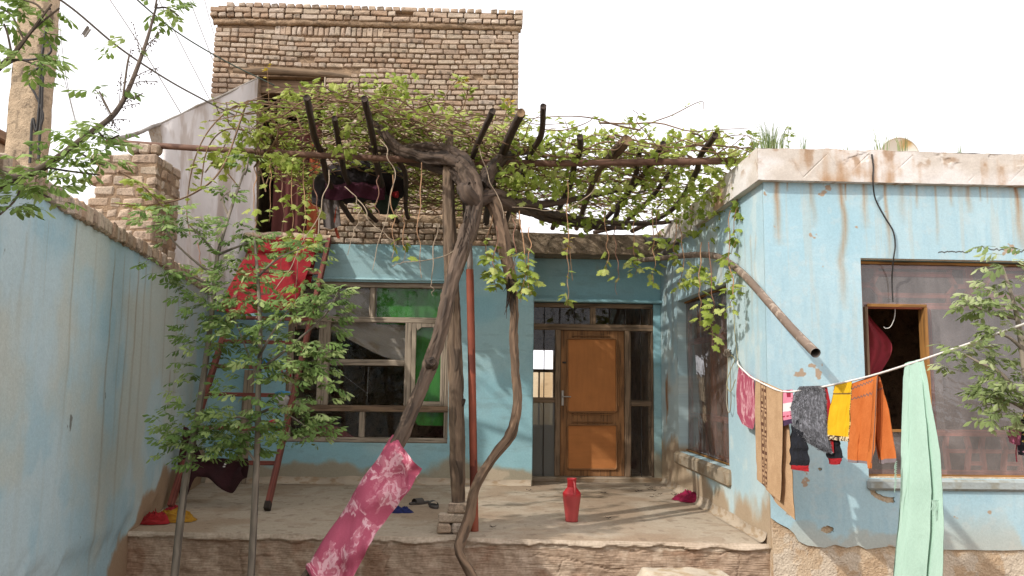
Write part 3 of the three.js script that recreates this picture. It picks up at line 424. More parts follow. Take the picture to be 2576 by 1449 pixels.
// ---- main house block at the back of the porch
const house = thing('house_front', 'turquoise plastered house front with timber window and orange panelled door', 'building', [-0.6, 0, -11]);
{
  const X0 = -3.9, X1 = 2.5, Y0 = -0.1, Y1 = 3.3;
  const ht = tex(1280, 700, (u, v) => {
    const x = mix(X0, X1, u), y = mix(Y0, Y1, v), n = fbm(x * 1.1, y * 1.1, 5, 201), m = fbm(x * 4, y * 4, 5, 202), f = vn(x * 100, y * 100, 203), h = fbm(x * 3, y * 14, 4, 204);
    let c = mix3([144, 187, 196], [160, 193, 197], sm(0.4, 0.62, n)); c = mix3(c, [138, 174, 182], sm(0.55, 0.7, m) * 0.5); c = mix3(c, [120, 140, 140], sm(0.6, 0.75, h) * 0.22);
    const d = sm(0.46, 0.64, fbm(x * 2.6, y * 2.6, 5, 205) * 0.6 + 0.5 * sm(0.5, 0.02, y)); c = mix3(c, [158, 138, 112], d * 0.8);
    const pt = sm(0.14, 0.1, Math.hypot((x - 0.15) * 0.7, (y - 0.13) * 1.6) + (fbm(x * 9, y * 9, 3, 206) - 0.5) * 0.1); c = mix3(c, [186, 170, 148], pt * 0.8);
    return c.map(k => k + (f - 0.5) * 9 + (m - 0.5) * 10);
  });
  const hb = T.fine.clone(); hb.repeat.set(6.4, 3.4); hb.needsUpdate = true; const hm = std('#ffffff', { map: ht, bumpMap: hb, bumpScale: 0.002 });
  const WX0 = -2.56, WX1 = -0.46, WY0 = 0.52, WY1 = 2.6;
  // mud-brick core then plaster with a ragged top
  pm('wall', slab(rect(-4.0, 0.62, -0.1, 3.14), [rect(WX0, WX1, WY0, WY1)], ZB - 0.02, 0.33), M.mudDark, house);
  const top = [...ragged([0.62, 3.20], [0.1, 3.1], 8, 0.04, 211), ...ragged([0.06, 3.1], [-4, 3.1], 60, 0.035, 212)];
  pm('plaster', setUV(slab([[-4, -0.02], [0.63, -0.02], ...top], [rect(WX0 + 0.003, WX1 - 0.003, WY0 + 0.003, WY1 - 0.003)], ZB, 0.019), X0, X1, Y0, Y1), hm, house);
  pm('pier_return', setUV(bx(0.618, 0.636, 0, 3.02, ZD - 0.02, ZB - 0.0195, 0.002), X0, X1, Y0, Y1), hm, house);
  // a plastered band stands proud over the window
  pm('window_band', setUV(bx(WX0 - 0.1, WX1 + 0.06, WY1 + 0.015, WY1 + 0.05, ZB - 0.01, ZB + 0.03, 0.012, 0.006), X0, X1, Y0, Y1), hm, house);
  // recess: lintel wall over the door, concrete beam over the opening
  pm('lintel_wall', setUV(bx(0.637, XW - 0.002, 2.43, 3.02, ZD - 0.2, ZD + 0.1, 0.003), X0, X1, Y0, Y1), hm, house);
  pm('lintel_ledge', setUV(bx(0.637, XW - 0.003, 2.415, 2.455, ZD + 0.1, ZD + 0.19, 0.008), X0, X1, Y0, Y1), hm, house);
  const bt = sheet(70, 10, (u, v) => { const x = mix(0.12, XW - 0.003, u), y = mix(3.02 + (fbm(x * 5, 1, 3, 213) - 0.5) * 0.03, 3.29 + (fbm(x * 4, 2, 3, 214) - 0.5) * 0.03, v); return V3(x, y, ZB + 0.03 + (fbm(x * 3, y * 3, 4, 215) - 0.5) * 0.03); }, [2.4, 0.3]);
  pm('concrete_beam', [bt, bx(0.12, XW - 0.004, 3.02, 3.27, ZD - 0.2, ZB + 0.012)], M.beam, house);
  // parapet of three brick courses under a mud coping
  const list = [], r = rngOf(21);
  for (let k = 0; k < 4; k++) course(list, -2.05, 0.42, 3.10 + k * 0.078, 0.078, ZB + 0.015, { head: k % 2 === 1, shift: k % 2 ? 0 : -0.06, miss: 0, key: 'parapet', wave: x => 0.008 * Math.sin(x * 2) }, r);
  bricks(list, house, 300, 22);
  pm('parapet_core', bx(-2.05, 0.45, 3.135, 3.41, ZB - 0.24, ZB - 0.03), M.mudDark, house);
  const lump = (pts, rad, seed) => tube(pts, rad, { rn: 9, seg: 50, wob: 0.35, seed });
  pm('mud_coping', [lump([V3(-2.06, 3.42, ZB - 0.06), V3(-1.2, 3.43, ZB - 0.07), V3(-0.4, 3.43, ZB - 0.06), V3(0.45, 3.4, ZB - 0.08)], 0.085, 3)], M.mud, house);
  pm('threshold_mud', lump([V3(-3.6, 3.14, ZB - 0.02), V3(-2.7, 3.16, ZB), V3(-2.05, 3.14, ZB)], 0.075, 8), M.mudPale, house);
  pm('roof', [bx(-4.2, XW - 0.08, 3.141, 3.2, -15.2, ZB - 0.26), bx(0.12, XW - 0.08, 3.271, 3.285, -15.2, ZB - 0.19)], M.mud, house);
  // rooms behind
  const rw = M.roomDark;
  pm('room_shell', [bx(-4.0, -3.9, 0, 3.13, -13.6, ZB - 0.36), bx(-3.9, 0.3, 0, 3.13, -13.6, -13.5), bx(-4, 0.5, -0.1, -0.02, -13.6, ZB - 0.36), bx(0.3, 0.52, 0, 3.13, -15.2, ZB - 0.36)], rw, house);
  // passage behind the door with a glazed opening on the far side
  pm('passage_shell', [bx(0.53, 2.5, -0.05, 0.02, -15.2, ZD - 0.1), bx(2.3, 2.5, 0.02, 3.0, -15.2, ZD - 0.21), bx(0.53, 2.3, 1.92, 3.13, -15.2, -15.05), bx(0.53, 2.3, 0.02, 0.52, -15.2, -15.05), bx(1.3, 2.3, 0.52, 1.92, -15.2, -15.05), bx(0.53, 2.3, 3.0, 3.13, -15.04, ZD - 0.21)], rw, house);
  pm('far_window_bar', [bx(0.53, 1.3, 1.5, 1.56, -15.15, -15.1), bx(1.02, 1.05, 0.52, 1.5, -15.15, -15.1)], M.greyWood, house);
  // ---- timber window
  const win = part('window', house), zf = ZB - 0.12, zg = zf - 0.022;
  const Q = (zx, zy) => { const p = onZ((1150 + zx / 2.013) / 1.59, (1080 + zy / 2.013) / 1.59, zf); return [p.x, p.y]; };
  const y = zy => Q(700, zy)[1], x = zx => Q(zx, 700)[0];
  const FB = (x0, x1, y0, y1, d = 0.06, m = M.greyWood, c = 0.006) => pm('frame_bar', bx(x0, x1, y0, y1, zf - d / 2, zf + d / 2, c, 0.004), m, win);
  const yT = WY1 - 0.002, yTr0 = y(422), yTr1 = y(380), yM0 = y(1140), yM1 = y(1090), yB = WY0 + 0.002;
  FB(WX0, WX1, yT - 0.06, yT, 0.1); FB(WX0, WX1, yTr0, yTr1, 0.08); FB(WX0, WX1, yM0, yM1, 0.085, M.brownWood); FB(WX0, WX1, yB, yB + 0.06, 0.1); FB(WX0, WX0 + 0.06, yB + 0.06, yT - 0.06, 0.07); FB(WX1 - 0.06, WX1, yB + 0.06, yT - 0.06, 0.07);
  FB(x(645), x(690), yTr1, yT - 0.06, 0.06); FB(x(595), x(640), yB + 0.06, yM0, 0.06); FB(x(285), x(338), yM1, yTr0, 0.07); FB(x(945), x(998), yM1, yTr0, 0.07); FB(x(338), x(945), y(770), y(722), 0.055); FB(x(-60), x(-15), yM1, yTr0, 0.07);
  // casements at both ends with stepped arched heads
  const casement = (a, b) => { const y0 = yM1 + 0.004, y1 = yTr0 - 0.004, w = 0.055; const c = part('casement', win); const put = g => pm('casement_rail', g, M.greyWood, win); win.remove(c);
    put(bx(a, a + w, y0, y1, zf - 0.01, zf + 0.035)); put(bx(b - w, b, y0, y1, zf - 0.01, zf + 0.035)); put(bx(a + w, b - w, y0, y0 + w, zf - 0.01, zf + 0.033));
    put(slab([[a + w, y1 - 0.06], [a + w, y1], [b - w, y1], [b - w, y1 - 0.06], [b - w - 0.02, y1 - 0.1], [b - w - 0.025, y1 - 0.08], [b - w - 0.05, y1 - 0.066], [b - w - 0.07, y1 - 0.05], [a + w + 0.07, y1 - 0.05], [a + w + 0.05, y1 - 0.066], [a + w + 0.025, y1 - 0.08], [a + w + 0.02, y1 - 0.1]], [], zf + 0.033, 0.043)); };
  casement(x(1000), WX1 - 0.062); casement(x(-10), x(283));
  const G = (x0, x1, y0, y1, m = M.glass) => pm('pane', bx(x0, x1, y0, y1, zg - 0.002, zg + 0.002, 0.0004), m, win);
  G(WX0 + 0.06, x(645), yTr1, yT - 0.06); G(x(690), WX1 - 0.06, yTr1, yT - 0.06); G(x(338), x(945), y(722), yTr0); G(x(338), x(945), yM1, y(770)); G(x(998), WX1 - 0.06, yM1, yTr0); G(WX0 + 0.06, x(285), yM1, yTr0); G(WX0 + 0.06, x(595), yB + 0.06, yM0); G(x(640), WX1 - 0.06, yB + 0.06, yM0);
  // cracked pane: star of fine lines
  const ck = [];
  const cl = (a, b) => ck.push(tube([V3(...Q(...a), zg + 0.004), V3(...Q(...b), zg + 0.004)], 0.0018, { rn: 4, seg: 3 }));
  cl([390, 800], [430, 835]); cl([430, 835], [645, 995]); cl([365, 865], [475, 820]); cl([425, 770], [428, 900]); cl([650, 780], [638, 1070]); pm('glass_crack', ck, std('#a9aaa8'), win);
  // cloths inside
  const zc = zg - 0.06;
  pm('curtain', sheet(40, 14, (u, v) => { const a = x(345), b = x(940); const X = mix(a - 0.9, b, u), yTop = yT - 0.07; const low = mix(yTr0 - 0.1, y(735), sm(0.35, 1, u)) - 0.02; return V3(X, mix(yTop, low + 0.03, v), zc - 0.02 + 0.012 * Math.sin(v * 26 - u * 9) * v); }), std('#a9a298', { map: T.dusty, bumpMap: T.weave, bumpScale: 0.003 }), win);
  pm('green_cloth', sheet(30, 30, (u, v) => { const X = mix(x(700), WX1 - 0.02, u), low = u > 0.5 ? y(1250) + 0.1 * sm(0.62, 0.5, u) : yTr0 - 0.02; return V3(X, mix(yT - 0.03, low, v), zc + 0.005 + 0.008 * Math.sin(u * 30) * v); }), std('#3d8b36', { map: T.dusty, bumpMap: T.weave, bumpScale: 0.003 }), win);
  pm('window_bundle', tube([V3(x(150), y(1380), zc - 0.2), V3(x(300), y(1320), zc - 0.22), V3(x(520), y(1385), zc - 0.2)], [0.05, 0.14, 0.05], { rn: 10, wob: 0.3 }), std('#7d4c48'), win);
  // ---- door, sidelights and transom
  const D = (zx, zy) => { const p = onZ((2100 + zx / 1.811) / 1.59, (1150 + zy / 1.811) / 1.59, ZD); return [p.x, p.y]; };
  const dx = zx => D(zx, 800)[0], dy = zy => D(500, zy)[1];
  const fr = part('door_frame', house);
  const DB = (x0, x1, y0, y1, d = 0.09, m = M.brownWood) => pm('frame_bar', bx(x0, x1, y0, y1, ZD - d / 2, ZD + d / 2, 0.006, 0.004), m, fr);
  const dL = 0.637, dR = XW - 0.1, tT = 2.412, tt = dy(148), t0 = dy(312), t1 = dy(268), bot = dy(1368);
  DB(dL, dR, tt, tT); DB(dL, dR, t0, t1, 0.1); DB(dx(470), dx(510), t1, tt, 0.08); DB(dx(215), dx(255), bot, t0, 0.088); DB(dx(720), dx(764), bot, t0, 0.088); DB(dx(915), dR, bot, tt, 0.086); DB(dL, dx(215), dy(838), dy(800), 0.07); DB(dx(764), dx(915), dy(855), dy(815), 0.07);
  pm('jamb_plaster', setUV(bx(dR, XW - 0.002, 0.03, 2.414, ZD - 0.15, ZD + 0.07), X0, X1, Y0, Y1), hm, house);
  pm('threshold', bx(dL, XW - 0.004, -0.01, bot, ZD - 0.1, ZD + 0.12, 0.015, 0.01), M.concrete, fr);
  const DG = (x0, x1, y0, y1, m = M.glass) => pm('pane', bx(x0, x1, y0, y1, ZD - 0.004, ZD, 0.0004), m, fr);
  DG(dL, dx(470), t1, tt); DG(dx(510), dx(915), t1, tt); DG(dL, dx(215), dy(800), t0); DG(dL, dx(215), bot, dy(838), M.dirtyGlass); DG(dx(764), dx(915), dy(815), t0); DG(dx(764), dx(915), bot, dy(855));
  const rod = (X, y0, y1) => pm('iron_rod', tube([V3(X, y0, ZD + 0.025), V3(X, y1, ZD + 0.025)], 0.007, { rn: 6, seg: 2 }), M.iron, fr);
  for (const zx of [135, 250, 355, 615, 725, 835]) rod(dx(zx), t1, tt); rod(dx(135), bot, t0); rod(dx(838), bot, t0);
  const lf = part('door', house), lx0 = dx(257), lx1 = dx(718), ly0 = bot + 0.004, ly1 = t0 - 0.004;
  pm('door_board', bx(lx0, lx1, ly0, ly1, ZD - 0.03, ZD + 0.012, 0.003), M.doorWood, lf);
  const pan = (a, b, c, d) => pm('door_panel', bx(dx(a), dx(b), dy(d), dy(c), ZD + 0.0125, ZD + 0.018, 0.002), M.doorPanel, lf); pan(310, 655, 375, 898, 0); pan(310, 660, 1000, 1312);
  const mo = (a, b, w = 0.022) => { const [ax, ay] = D(...a), [ex, ey] = D(...b), L = Math.hypot(ex - ax, ey - ay), g = cbox(L + w * 0.5, w, 0.022, 0.007); g.rotateZ(Math.atan2(ey - ay, ex - ax)); g.translate((ax + ex) / 2, (ay + ey) / 2, ZD + 0.026); return g; };
  const ring = (x0, x1, y0, y1) => { const c = 9; return [mo([x0 + c, y0], [x1 - c, y0]), mo([x0 + c, y1], [x1 - c, y1]), mo([x0, y0 + c], [x0, y1 - c]), mo([x1, y0 + c], [x1, y1 - c]), mo([x0, y0 + c], [x0 + c, y0]), mo([x1, y0 + c], [x1 - c, y0]), mo([x0, y1 - c], [x0 + c, y1]), mo([x1, y1 - c], [x1 - c, y1])]; };
  pm('moulding', ring(306, 662, 372, 902), M.doorWood, lf); pm('moulding', ring(306, 662, 996, 1315), M.doorWood, lf);
  pm('moulding', [mo([340, 352], [610, 352], 0.014), mo([340, 918], [630, 918], 0.014), mo([340, 975], [630, 975], 0.014), mo([300, 420], [300, 860], 0.014), mo([676, 420], [676, 860], 0.014), mo([300, 1040], [300, 1270], 0.014), mo([680, 1040], [680, 1270], 0.014)], M.doorWood, lf);
  const hd = part('door_handle', lf); lf.remove(hd);
  pm('handle_plate', bx(dx(262), dx(280), dy(858), dy(748), ZD + 0.013, ZD + 0.024, 0.004), M.steel, lf); pm('handle_lever', tube([V3(dx(271), dy(792), ZD + 0.02), V3(dx(272), dy(792), ZD + 0.06), V3(dx(330), dy(793), ZD + 0.062)], 0.008, { rn: 8 }), M.steel, lf);
  pm('latch', bx(dx(268), dx(300), dy(553), dy(540), ZD + 0.013, ZD + 0.03, 0.004), M.iron, lf);
}

// ---- upper brick room
const tower = thing('brick_upper_room', 'unplastered mud-brick upper room with a dark doorway, above the house roof', 'building', [-1.7, 3.2, -12]);
{
  const x0 = -3.81, x1 = 0.41, dX0 = -3.2, dX1 = -2.26, dTop = 5.47, list = [], r = rngOf(31), rowH = 0.0735, yb = 3.2;
  const N = Math.floor((6.12 - yb) / rowH), inDoor = (x, y, w) => x + w / 2 > dX0 + 0.01 && x - w / 2 < dX1 - 0.01 && y < dTop + 0.02;
  const lint = (x, y, w) => x + w / 2 > -3.52 && x - w / 2 < -1.93 && y > dTop - 0.02 && y < dTop + 0.09;
  const wave = x => 0.018 * Math.sin(x * 1.3 + 1) + 0.01 * Math.sin(x * 3.1);
  for (let k = 0; k < N; k++) {
    const y = yb + k * rowH, o = { head: k % 2 === 1, shift: 0, wave, skip: (x, yy, w) => inDoor(x, yy, w) || lint(x, yy, w), miss: 0.02 };
    const lean = (y - 3.2) * 0.004;
    if (y < dTop) { course(list, x0 - 0.02 + lean, dX0, y, rowH, ZT, o, r); course(list, dX1, x1, y, rowH, ZT, o, r); } else course(list, x0 - 0.02 + lean, x1, y, rowH, ZT, { ...o }, r);
  }
  // soldier bricks set upright in the row under the string course, on the left half
  for (let x = -2.95; x < -1.5; x += 0.075) list.push({ x, y: yb + N * rowH + 0.06, z: ZT - 0.055, w: 0.064, h: 0.125, kind: 'soldier', nw: 0.064, nh: 0.125, nd: 0.11, rz: (r() - 0.5) * 0.05 });
  course(list, x0, -2.98, yb + N * rowH, rowH, ZT, { head: true, wave: x => wave(x) * 0.5 }, r); course(list, -1.5, x1, yb + N * rowH, rowH, ZT, { head: false, wave: x => wave(x) * 0.5 }, r); course(list, -1.5, x1, yb + (N + 1) * rowH, rowH * 0.8, ZT, { head: true, wave: x => wave(x) * 0.5 }, r);
  // projecting top: headers, stretchers, headers
  const ty = 6.27; course(list, x0 - 0.07, x1 + 0.05, ty, 0.082, ZT + 0.055, { head: true, D: 0.18, key: 'corbel', miss: 0 }, r); course(list, x0 - 0.07, x1 + 0.05, ty + 0.082, 0.076, ZT + 0.05, { head: false, D: 0.18, key: 'corbel', miss: 0 }, r);
  course(list, -3.5, x1 + 0.05, ty + 0.158, 0.072, ZT + 0.05, { head: true, D: 0.18, key: 'corbel', miss: 0 }, r); course(list, x0 - 0.07, -3.55, ty + 0.158, 0.06, ZT + 0.05, { head: true, D: 0.18, key: 'corbel', miss: 0.3 }, r);
  list.sort((a, b) => (b.w * b.h + (b.y > 4.6 ? 1 : 0)) - (a.w * a.h + (a.y > 4.6 ? 1 : 0)));
  // side returns, seen only from a step aside
  for (const [sx, s] of [[x0 - 0.01, -1], [x1, 1]]) for (let k = 0; k < N + 1; k++) { const side = []; course(side, -13.4, ZT - 0.12, yb + k * rowH, rowH, 0, { head: k % 2 === 0, miss: 0.01 }, r); for (const b of side) { const zc = b.x; list.push({ ...b, x: sx - s * 0.055, z: zc, ry: Math.PI / 2, mass: true }); } }
  bricks(list, tower, 300, 32);
  // mud core with the door opening
  pm('wall_core', slab(rect(x0 + 0.02, x1 - 0.02, 3.2, 6.475), [rect(dX0 + 0.02, dX1 - 0.02, 3.205, dTop)], ZT - 0.036, 0.29), M.mudDark, tower);
  pm('side_core', [bx(x0 + 0.025, x0 + 0.25, 3.2, 6.4, -13.5, ZT - 0.33), bx(x1 - 0.25, x1 - 0.025, 3.2, 6.4, -13.5, ZT - 0.33), bx(x0 + 0.25, x1 - 0.25, 3.2, 6.4, -13.5, -13.3)], M.mudDark, tower);
  pm('roof', bx(x0 + 0.25, x1 - 0.25, 6.2, 6.39, -13.3, ZT - 0.33), M.mud, tower);
  pm('mud_joint', tube([V3(x0 - 0.02, 6.235, ZT - 0.02), V3(-2.9, 6.25, ZT - 0.02), V3(-1.5, 6.26, ZT - 0.02), V3(x1 + 0.02, 6.25, ZT - 0.02)], 0.05, { rn: 9, seg: 130, wob: 0.6, seed: 12 }), M.mud, tower);
  pm('timber_lintel', tube([V3(-3.53, dTop + 0.055, ZT - 0.04), V3(-2.9, dTop + 0.075, ZT - 0.035), V3(-2.3, dTop + 0.05, ZT - 0.04), V3(-1.92, dTop + 0.02, ZT - 0.045)], [0.05, 0.06, 0.055, 0.04], { rn: 8, seg: 30, wob: 0.12, seed: 3 }), M.oldWood, tower);
  pm('door_lintel', bx(dX0 + 0.02, dX1 - 0.02, dTop - 0.2, dTop - 0.01, ZT - 0.32, ZT - 0.14), M.brownWood, tower);
  pm('door_jamb', [bx(dX1 - 0.018, dX1 + 0.002, 3.21, dTop - 0.002, ZT - 0.3, ZT + 0.004), bx(dX0 - 0.002, dX0 + 0.018, 3.21, dTop - 0.002, ZT - 0.3, ZT + 0.004)], M.greyWood, tower);
  pm('door_curtain', sheet(40, 16, (u, v) => V3(mix(dX0 + 0.25, dX1 - 0.06, u), mix(dTop - 0.62, 3.22, v), ZT - 0.2 + 0.03 * Math.sin(u * 22 + v))), std('#5d2a24', { map: T.dusty, bumpMap: T.weave, bumpScale: 0.004 }), tower);
  pm('curtain_trim', sheet(10, 16, (u, v) => V3(mix(dX1 - 0.2, dX1 - 0.05, u), mix(dTop - 0.9, 3.22, v), ZT - 0.14 + 0.015 * Math.sin(u * 8 + v))), std('#a8542c', { map: T.dusty }), tower);
}

// ---- courtyard wall on the left
const wl = { p: V3(lwx(-10.55), GY, -10.55) }, lwDir = V3(0.155, 0, 1).normalize(), lwN = V3(1, 0, -0.155).normalize();
const lwLocal = (vx, vy) => { const q = onPlane(vx, vy, V3(lwx(0), 0, 0), lwN); return [q.clone().sub(wl.p).dot(lwDir), q.y - GY]; };
{
  const wall = thing('courtyard_wall', 'long blue plastered courtyard wall with dark water streaks, beside the ladder', 'wall', [wl.p.x, GY, wl.p.z]); wall.rotation.y = -Math.atan2(lwDir.z, lwDir.x);
  const Lw = 15, H = 3.0, st = [];
  for (const [vx, vy, l, w, k] of [[285, 640, 900, 0.03, 0.75], [345, 660, 500, 0.03, 0.8], [322, 690, 700, 0.028, 0.6], [190, 560, 600, 0.022, 0.7], [118, 560, 260, 0.02, 0.35], [420, 700, 300, 0.02, 0.6], [450, 705, 420, 0.03, 0.55], [470, 710, 300, 0.02, 0.6], [380, 680, 250, 0.03, 0.45], [365, 660, 520, 0.03, 0.55], [310, 650, 500, 0.02, 0.5], [240, 610, 350, 0.03, 0.3], [60, 600, 300, 0.04, 0.25], [425, 940, 90, 0.035, 0.9]]) { const [s, y] = lwLocal(vx, vy), q = onPlane(vx, vy, V3(lwx(0), 0, 0), lwN); st.push({ x: s, y: y + 0.04, len: l / 2000 * -q.z, w: w * (-q.z / 7), k }); }
  const lt = tex(1600, 512, (u, v) => {
    const x = u * 10, y = v * H, n = fbm(x * 0.9, y * 0.9, 5, 221), m = fbm(x * 3.4, y * 3.4, 5, 222), f = vn(x * 100, y * 100, 223), vt = fbm(x * 20, y * 0.9, 4, 224);
    let c = mix3([162, 189, 197], [178, 197, 201], sm(0.36, 0.62, n)); c = mix3(c, [142, 177, 190], sm(0.5, 0.7, m) * 0.5); c = mix3(c, [184, 186, 174], sm(0.44, 0.66, fbm(x * 1.4, y * 1.4, 5, 226)) * 0.7); c = mix3(c, [166, 172, 164], sm(0.55, 0.74, vt) * 0.16);
    const s = streakSum(st, x, y); c = mix3(c, [136, 122, 100], clamp(s * 0.85));
    const base = 0.12 + 0.66 * sm(4.6, 2.4, x); const d = sm(0.5, 0.62, fbm(x * 3, y * 3, 5, 227) * 0.5 + 0.5 * sm(base + 0.55, base - 0.1, y)); c = mix3(c, [156, 128, 100], d * 0.95);
    const tuft = sm(0.86, 0.88, fbm(x * 9, y * 5, 4, 229)); c = mix3(c, [88, 84, 76], tuft * 0.7);
    return c.map(k => k + (f - 0.5) * 11 + (m - 0.5) * 12);
  });
  const bm = T.fine.clone(); bm.repeat.set(10, 3); bm.needsUpdate = true;
  const nx = 300, ny = 60; // slightly lumpy face
  const face = sheet(nx, ny, (u, v) => { const x = u * 14.4, y = v * 2.98; let o = (fbm(x * 1.1, y * 1.1, 4, 231) - 0.5) * 0.02; const er = sm(0.45, 0.62, fbm(x * 3.5, y * 3.5, 4, 232) * 0.5 + 0.5 * sm(1.0, 0.4, y)); o += er * 0.03; return V3(x, y, o - 0.012); }, [1, 1]);
  const p = face.attributes.position, uv = face.attributes.uv; for (let i = 0; i < p.count; i++) uv.setXY(i, p.getX(i) / 10, p.getY(i) / H);
  mesh('plaster', face, std('#ffffff', { map: lt, bumpMap: bm, bumpScale: 0.0025 }), wall);
  mesh('wall_core', bx(0, 14.4, 0, 2.975, 0.03, 0.28), M.mudDark, wall);
  const r = rngOf(41); let x = 0.02;
  while (x < 14.2) { const w = 0.075 + r() * 0.06; const vs = brickGeo('coping', 0.095, 0.12, 0.36); const o = new THREE.Mesh(pick(vs, r), pick(brickTone, r)); o.name = 'brick'; o.position.set(x + w / 2, 3.035 + (r() - 0.5) * 0.014, 0.13 + (r() - 0.5) * 0.02); o.scale.set((w - 0.008) / 0.095, 1, 1); o.rotation.set((r() - 0.5) * 0.04, (r() - 0.5) * 0.05, (r() - 0.5) * 0.08); o.castShadow = o.receiveShadow = true; wall.add(o); x += w; }
}
// ---- brick pier standing on the wall
{
  const pier = thing('brick_pier', 'crumbling mud-brick pier on the courtyard wall holding the pipe end', 'pier', [-3.75, GY, -8.5]);
  const list = [], r = rngOf(51), rowH = 0.116, z = -8.2;
  for (let k = 0; k < 11; k++) { const y = 2.48 + k * rowH, top = k > 9; course(list, top ? -3.78 : -4.08, -3.44, y, rowH, z, { L: 0.215, H: 0.13, D: 0.14, head: k % 3 === 1, shift: k % 2 ? -0.06 : 0, key: 'adobe', gap: 0.014, miss: 0.03 }, r);
    const side = []; course(side, -8.85, z - 0.14, y, rowH, 0, { L: 0.215, H: 0.13, D: 0.14, head: k % 2 === 0, key: 'adobe', gap: 0.014, miss: 0.03 }, r); if (!top) for (const b of side) list.push({ ...b, z: b.x, x: -3.44 - 0.07, ry: Math.PI / 2 }); }
  bricks(list, pier, 300, 52);
  pm('pier_core', bx(-4.06, -3.452, GY, 3.62, -8.83, z - 0.013), M.mudDark, pier);
}
// ---- the wall across the yard, behind the camera, and the yard behind the house
tag(mesh('opposite_wall', sheet(80, 10, (u, v) => V3(mix(-9, 9, u), GY + v * 2.9, 9 + (fbm(u * 30, v * 4, 3, 241) - 0.5) * 0.05), [18, 2.9]), std('#c9b394', { map: T.mud, bumpMap: T.mudB, bumpScale: 0.01 })), 'plain cream mud wall closing the far end of the yard', 'wall');
{
  const bt = tex(512, 256, (u, v) => { const x = u * 8, y = v * 2.4, n = fbm(x * 2, y * 2, 4, 251), vt = fbm(x * 9, y * 0.8, 4, 252); let c = mix3([214, 196, 164], [196, 170, 132], sm(0.45, 0.65, vt)); c = mix3(c, [150, 124, 92], sm(0.6, 0.75, n) * 0.6); return c; });
  const w = sheet(80, 20, (u, v) => { const x = mix(-3, 5, u); return V3(x, mix(GY, 1.62 + (fbm(x * 4, 1, 3, 253) - 0.5) * 0.04, v), -21 + (fbm(x, v * 3, 3, 254) - 0.5) * 0.05); });
  const t = thing('rear_yard_wall', 'stained cream wall seen through the left sidelight of the door', 'wall', [1, GY, -21]);
  pm('wall_face', w, std('#ffffff', { map: bt, bumpMap: T.fine, bumpScale: 0.01 }), t); pm('wall_body', bx(-3, 5, GY, 1.58, -21.4, -21.06), M.mudPale, t);
}

// ---------------------------------------------------------------- things on the porch and in the yard
const cloth = (c, o = {}) => std(c, { map: T.dusty, bumpMap: T.weave, bumpScale: 0.003, roughness: 0.95, ...o });
// ---- timber post on its stack of bricks, and the steel post beside it
{
  const b = thing('brick_stack', 'three low courses of loose mud bricks under the timber post', 'bricks', [-0.27, 0, -7.25]); const r = rngOf(61);
  const put = (vx0, vx1, y0, y1, z, d = 0.12) => { const a = onZ(vx0, 1300, z).x, e = onZ(vx1, 1300, z).x; const g = cbox(e - a, y1 - y0 - 0.004, d, 0.012, 0.012, r); g.translate((a + e) / 2, (y0 + y1) / 2, z - d / 2); pm('brick', boxUV(g, 1, r() * 5, 0), pick(brickTone, r), b); };
  put(1100, 1134, 0.004, 0.09, -7.16); put(1136, 1180, 0.004, 0.088, -7.15); put(1101, 1175, 0.09, 0.17, -7.17, 0.13); put(1126, 1180, 0.17, 0.262, -7.18, 0.13);
  put(1103, 1176, 0.004, 0.088, -7.29, 0.11);
  const p = thing('timber_post', 'thick weathered round timber post standing on bricks under the vine', 'post', [-0.27, 0.26, -7.25]);
  const pts = [[1152, 1266, 7.25], [1150, 1150, 7.27], [1148, 1000, 7.3], [1142, 850, 7.36], [1136, 700, 7.42], [1130, 550, 7.5], [1128, 430, 7.56], [1130, 330, 7.62]].map(q => at(...q)); pts[0].y = 0.262;
  pm('post_shaft', tube(pts, [0.063, 0.072, 0.074, 0.07, 0.068, 0.064, 0.058, 0.04], { rn: 26, seg: 140, wob: 0.14, seed: 4, flute: 0.16 }), std('#8a7866', { map: T.bark, bumpMap: T.barkB, bumpScale: 0.02 }), p);
  pm('knot', tube([at(1160, 1020, 7.27), at(1168, 1005, 7.24)], [0.03, 0.016], { rn: 8, wob: 0.3 }), M.darkLog, p);
  const s = thing('steel_post', 'rusty red steel pipe post sleeved on a thinner grey pipe', 'post', [-0.05, 0, -7.3]);
  const sp = [[1194, 1336, 7.3], [1190, 1100, 7.33], [1186, 880, 7.38], [1182, 678, 7.42]].map(q => at(...q)); sp[0].y = 0.0;
  pm('lower_pipe', tube(sp, 0.036, { rn: 16, seg: 20 }), M.rust, s); pm('upper_pipe', tube([at(1182, 680, 7.42), at(1178, 540, 7.46), at(1174, 420, 7.5)], 0.025, { rn: 12, seg: 12 }), M.greyPipe, s);
}
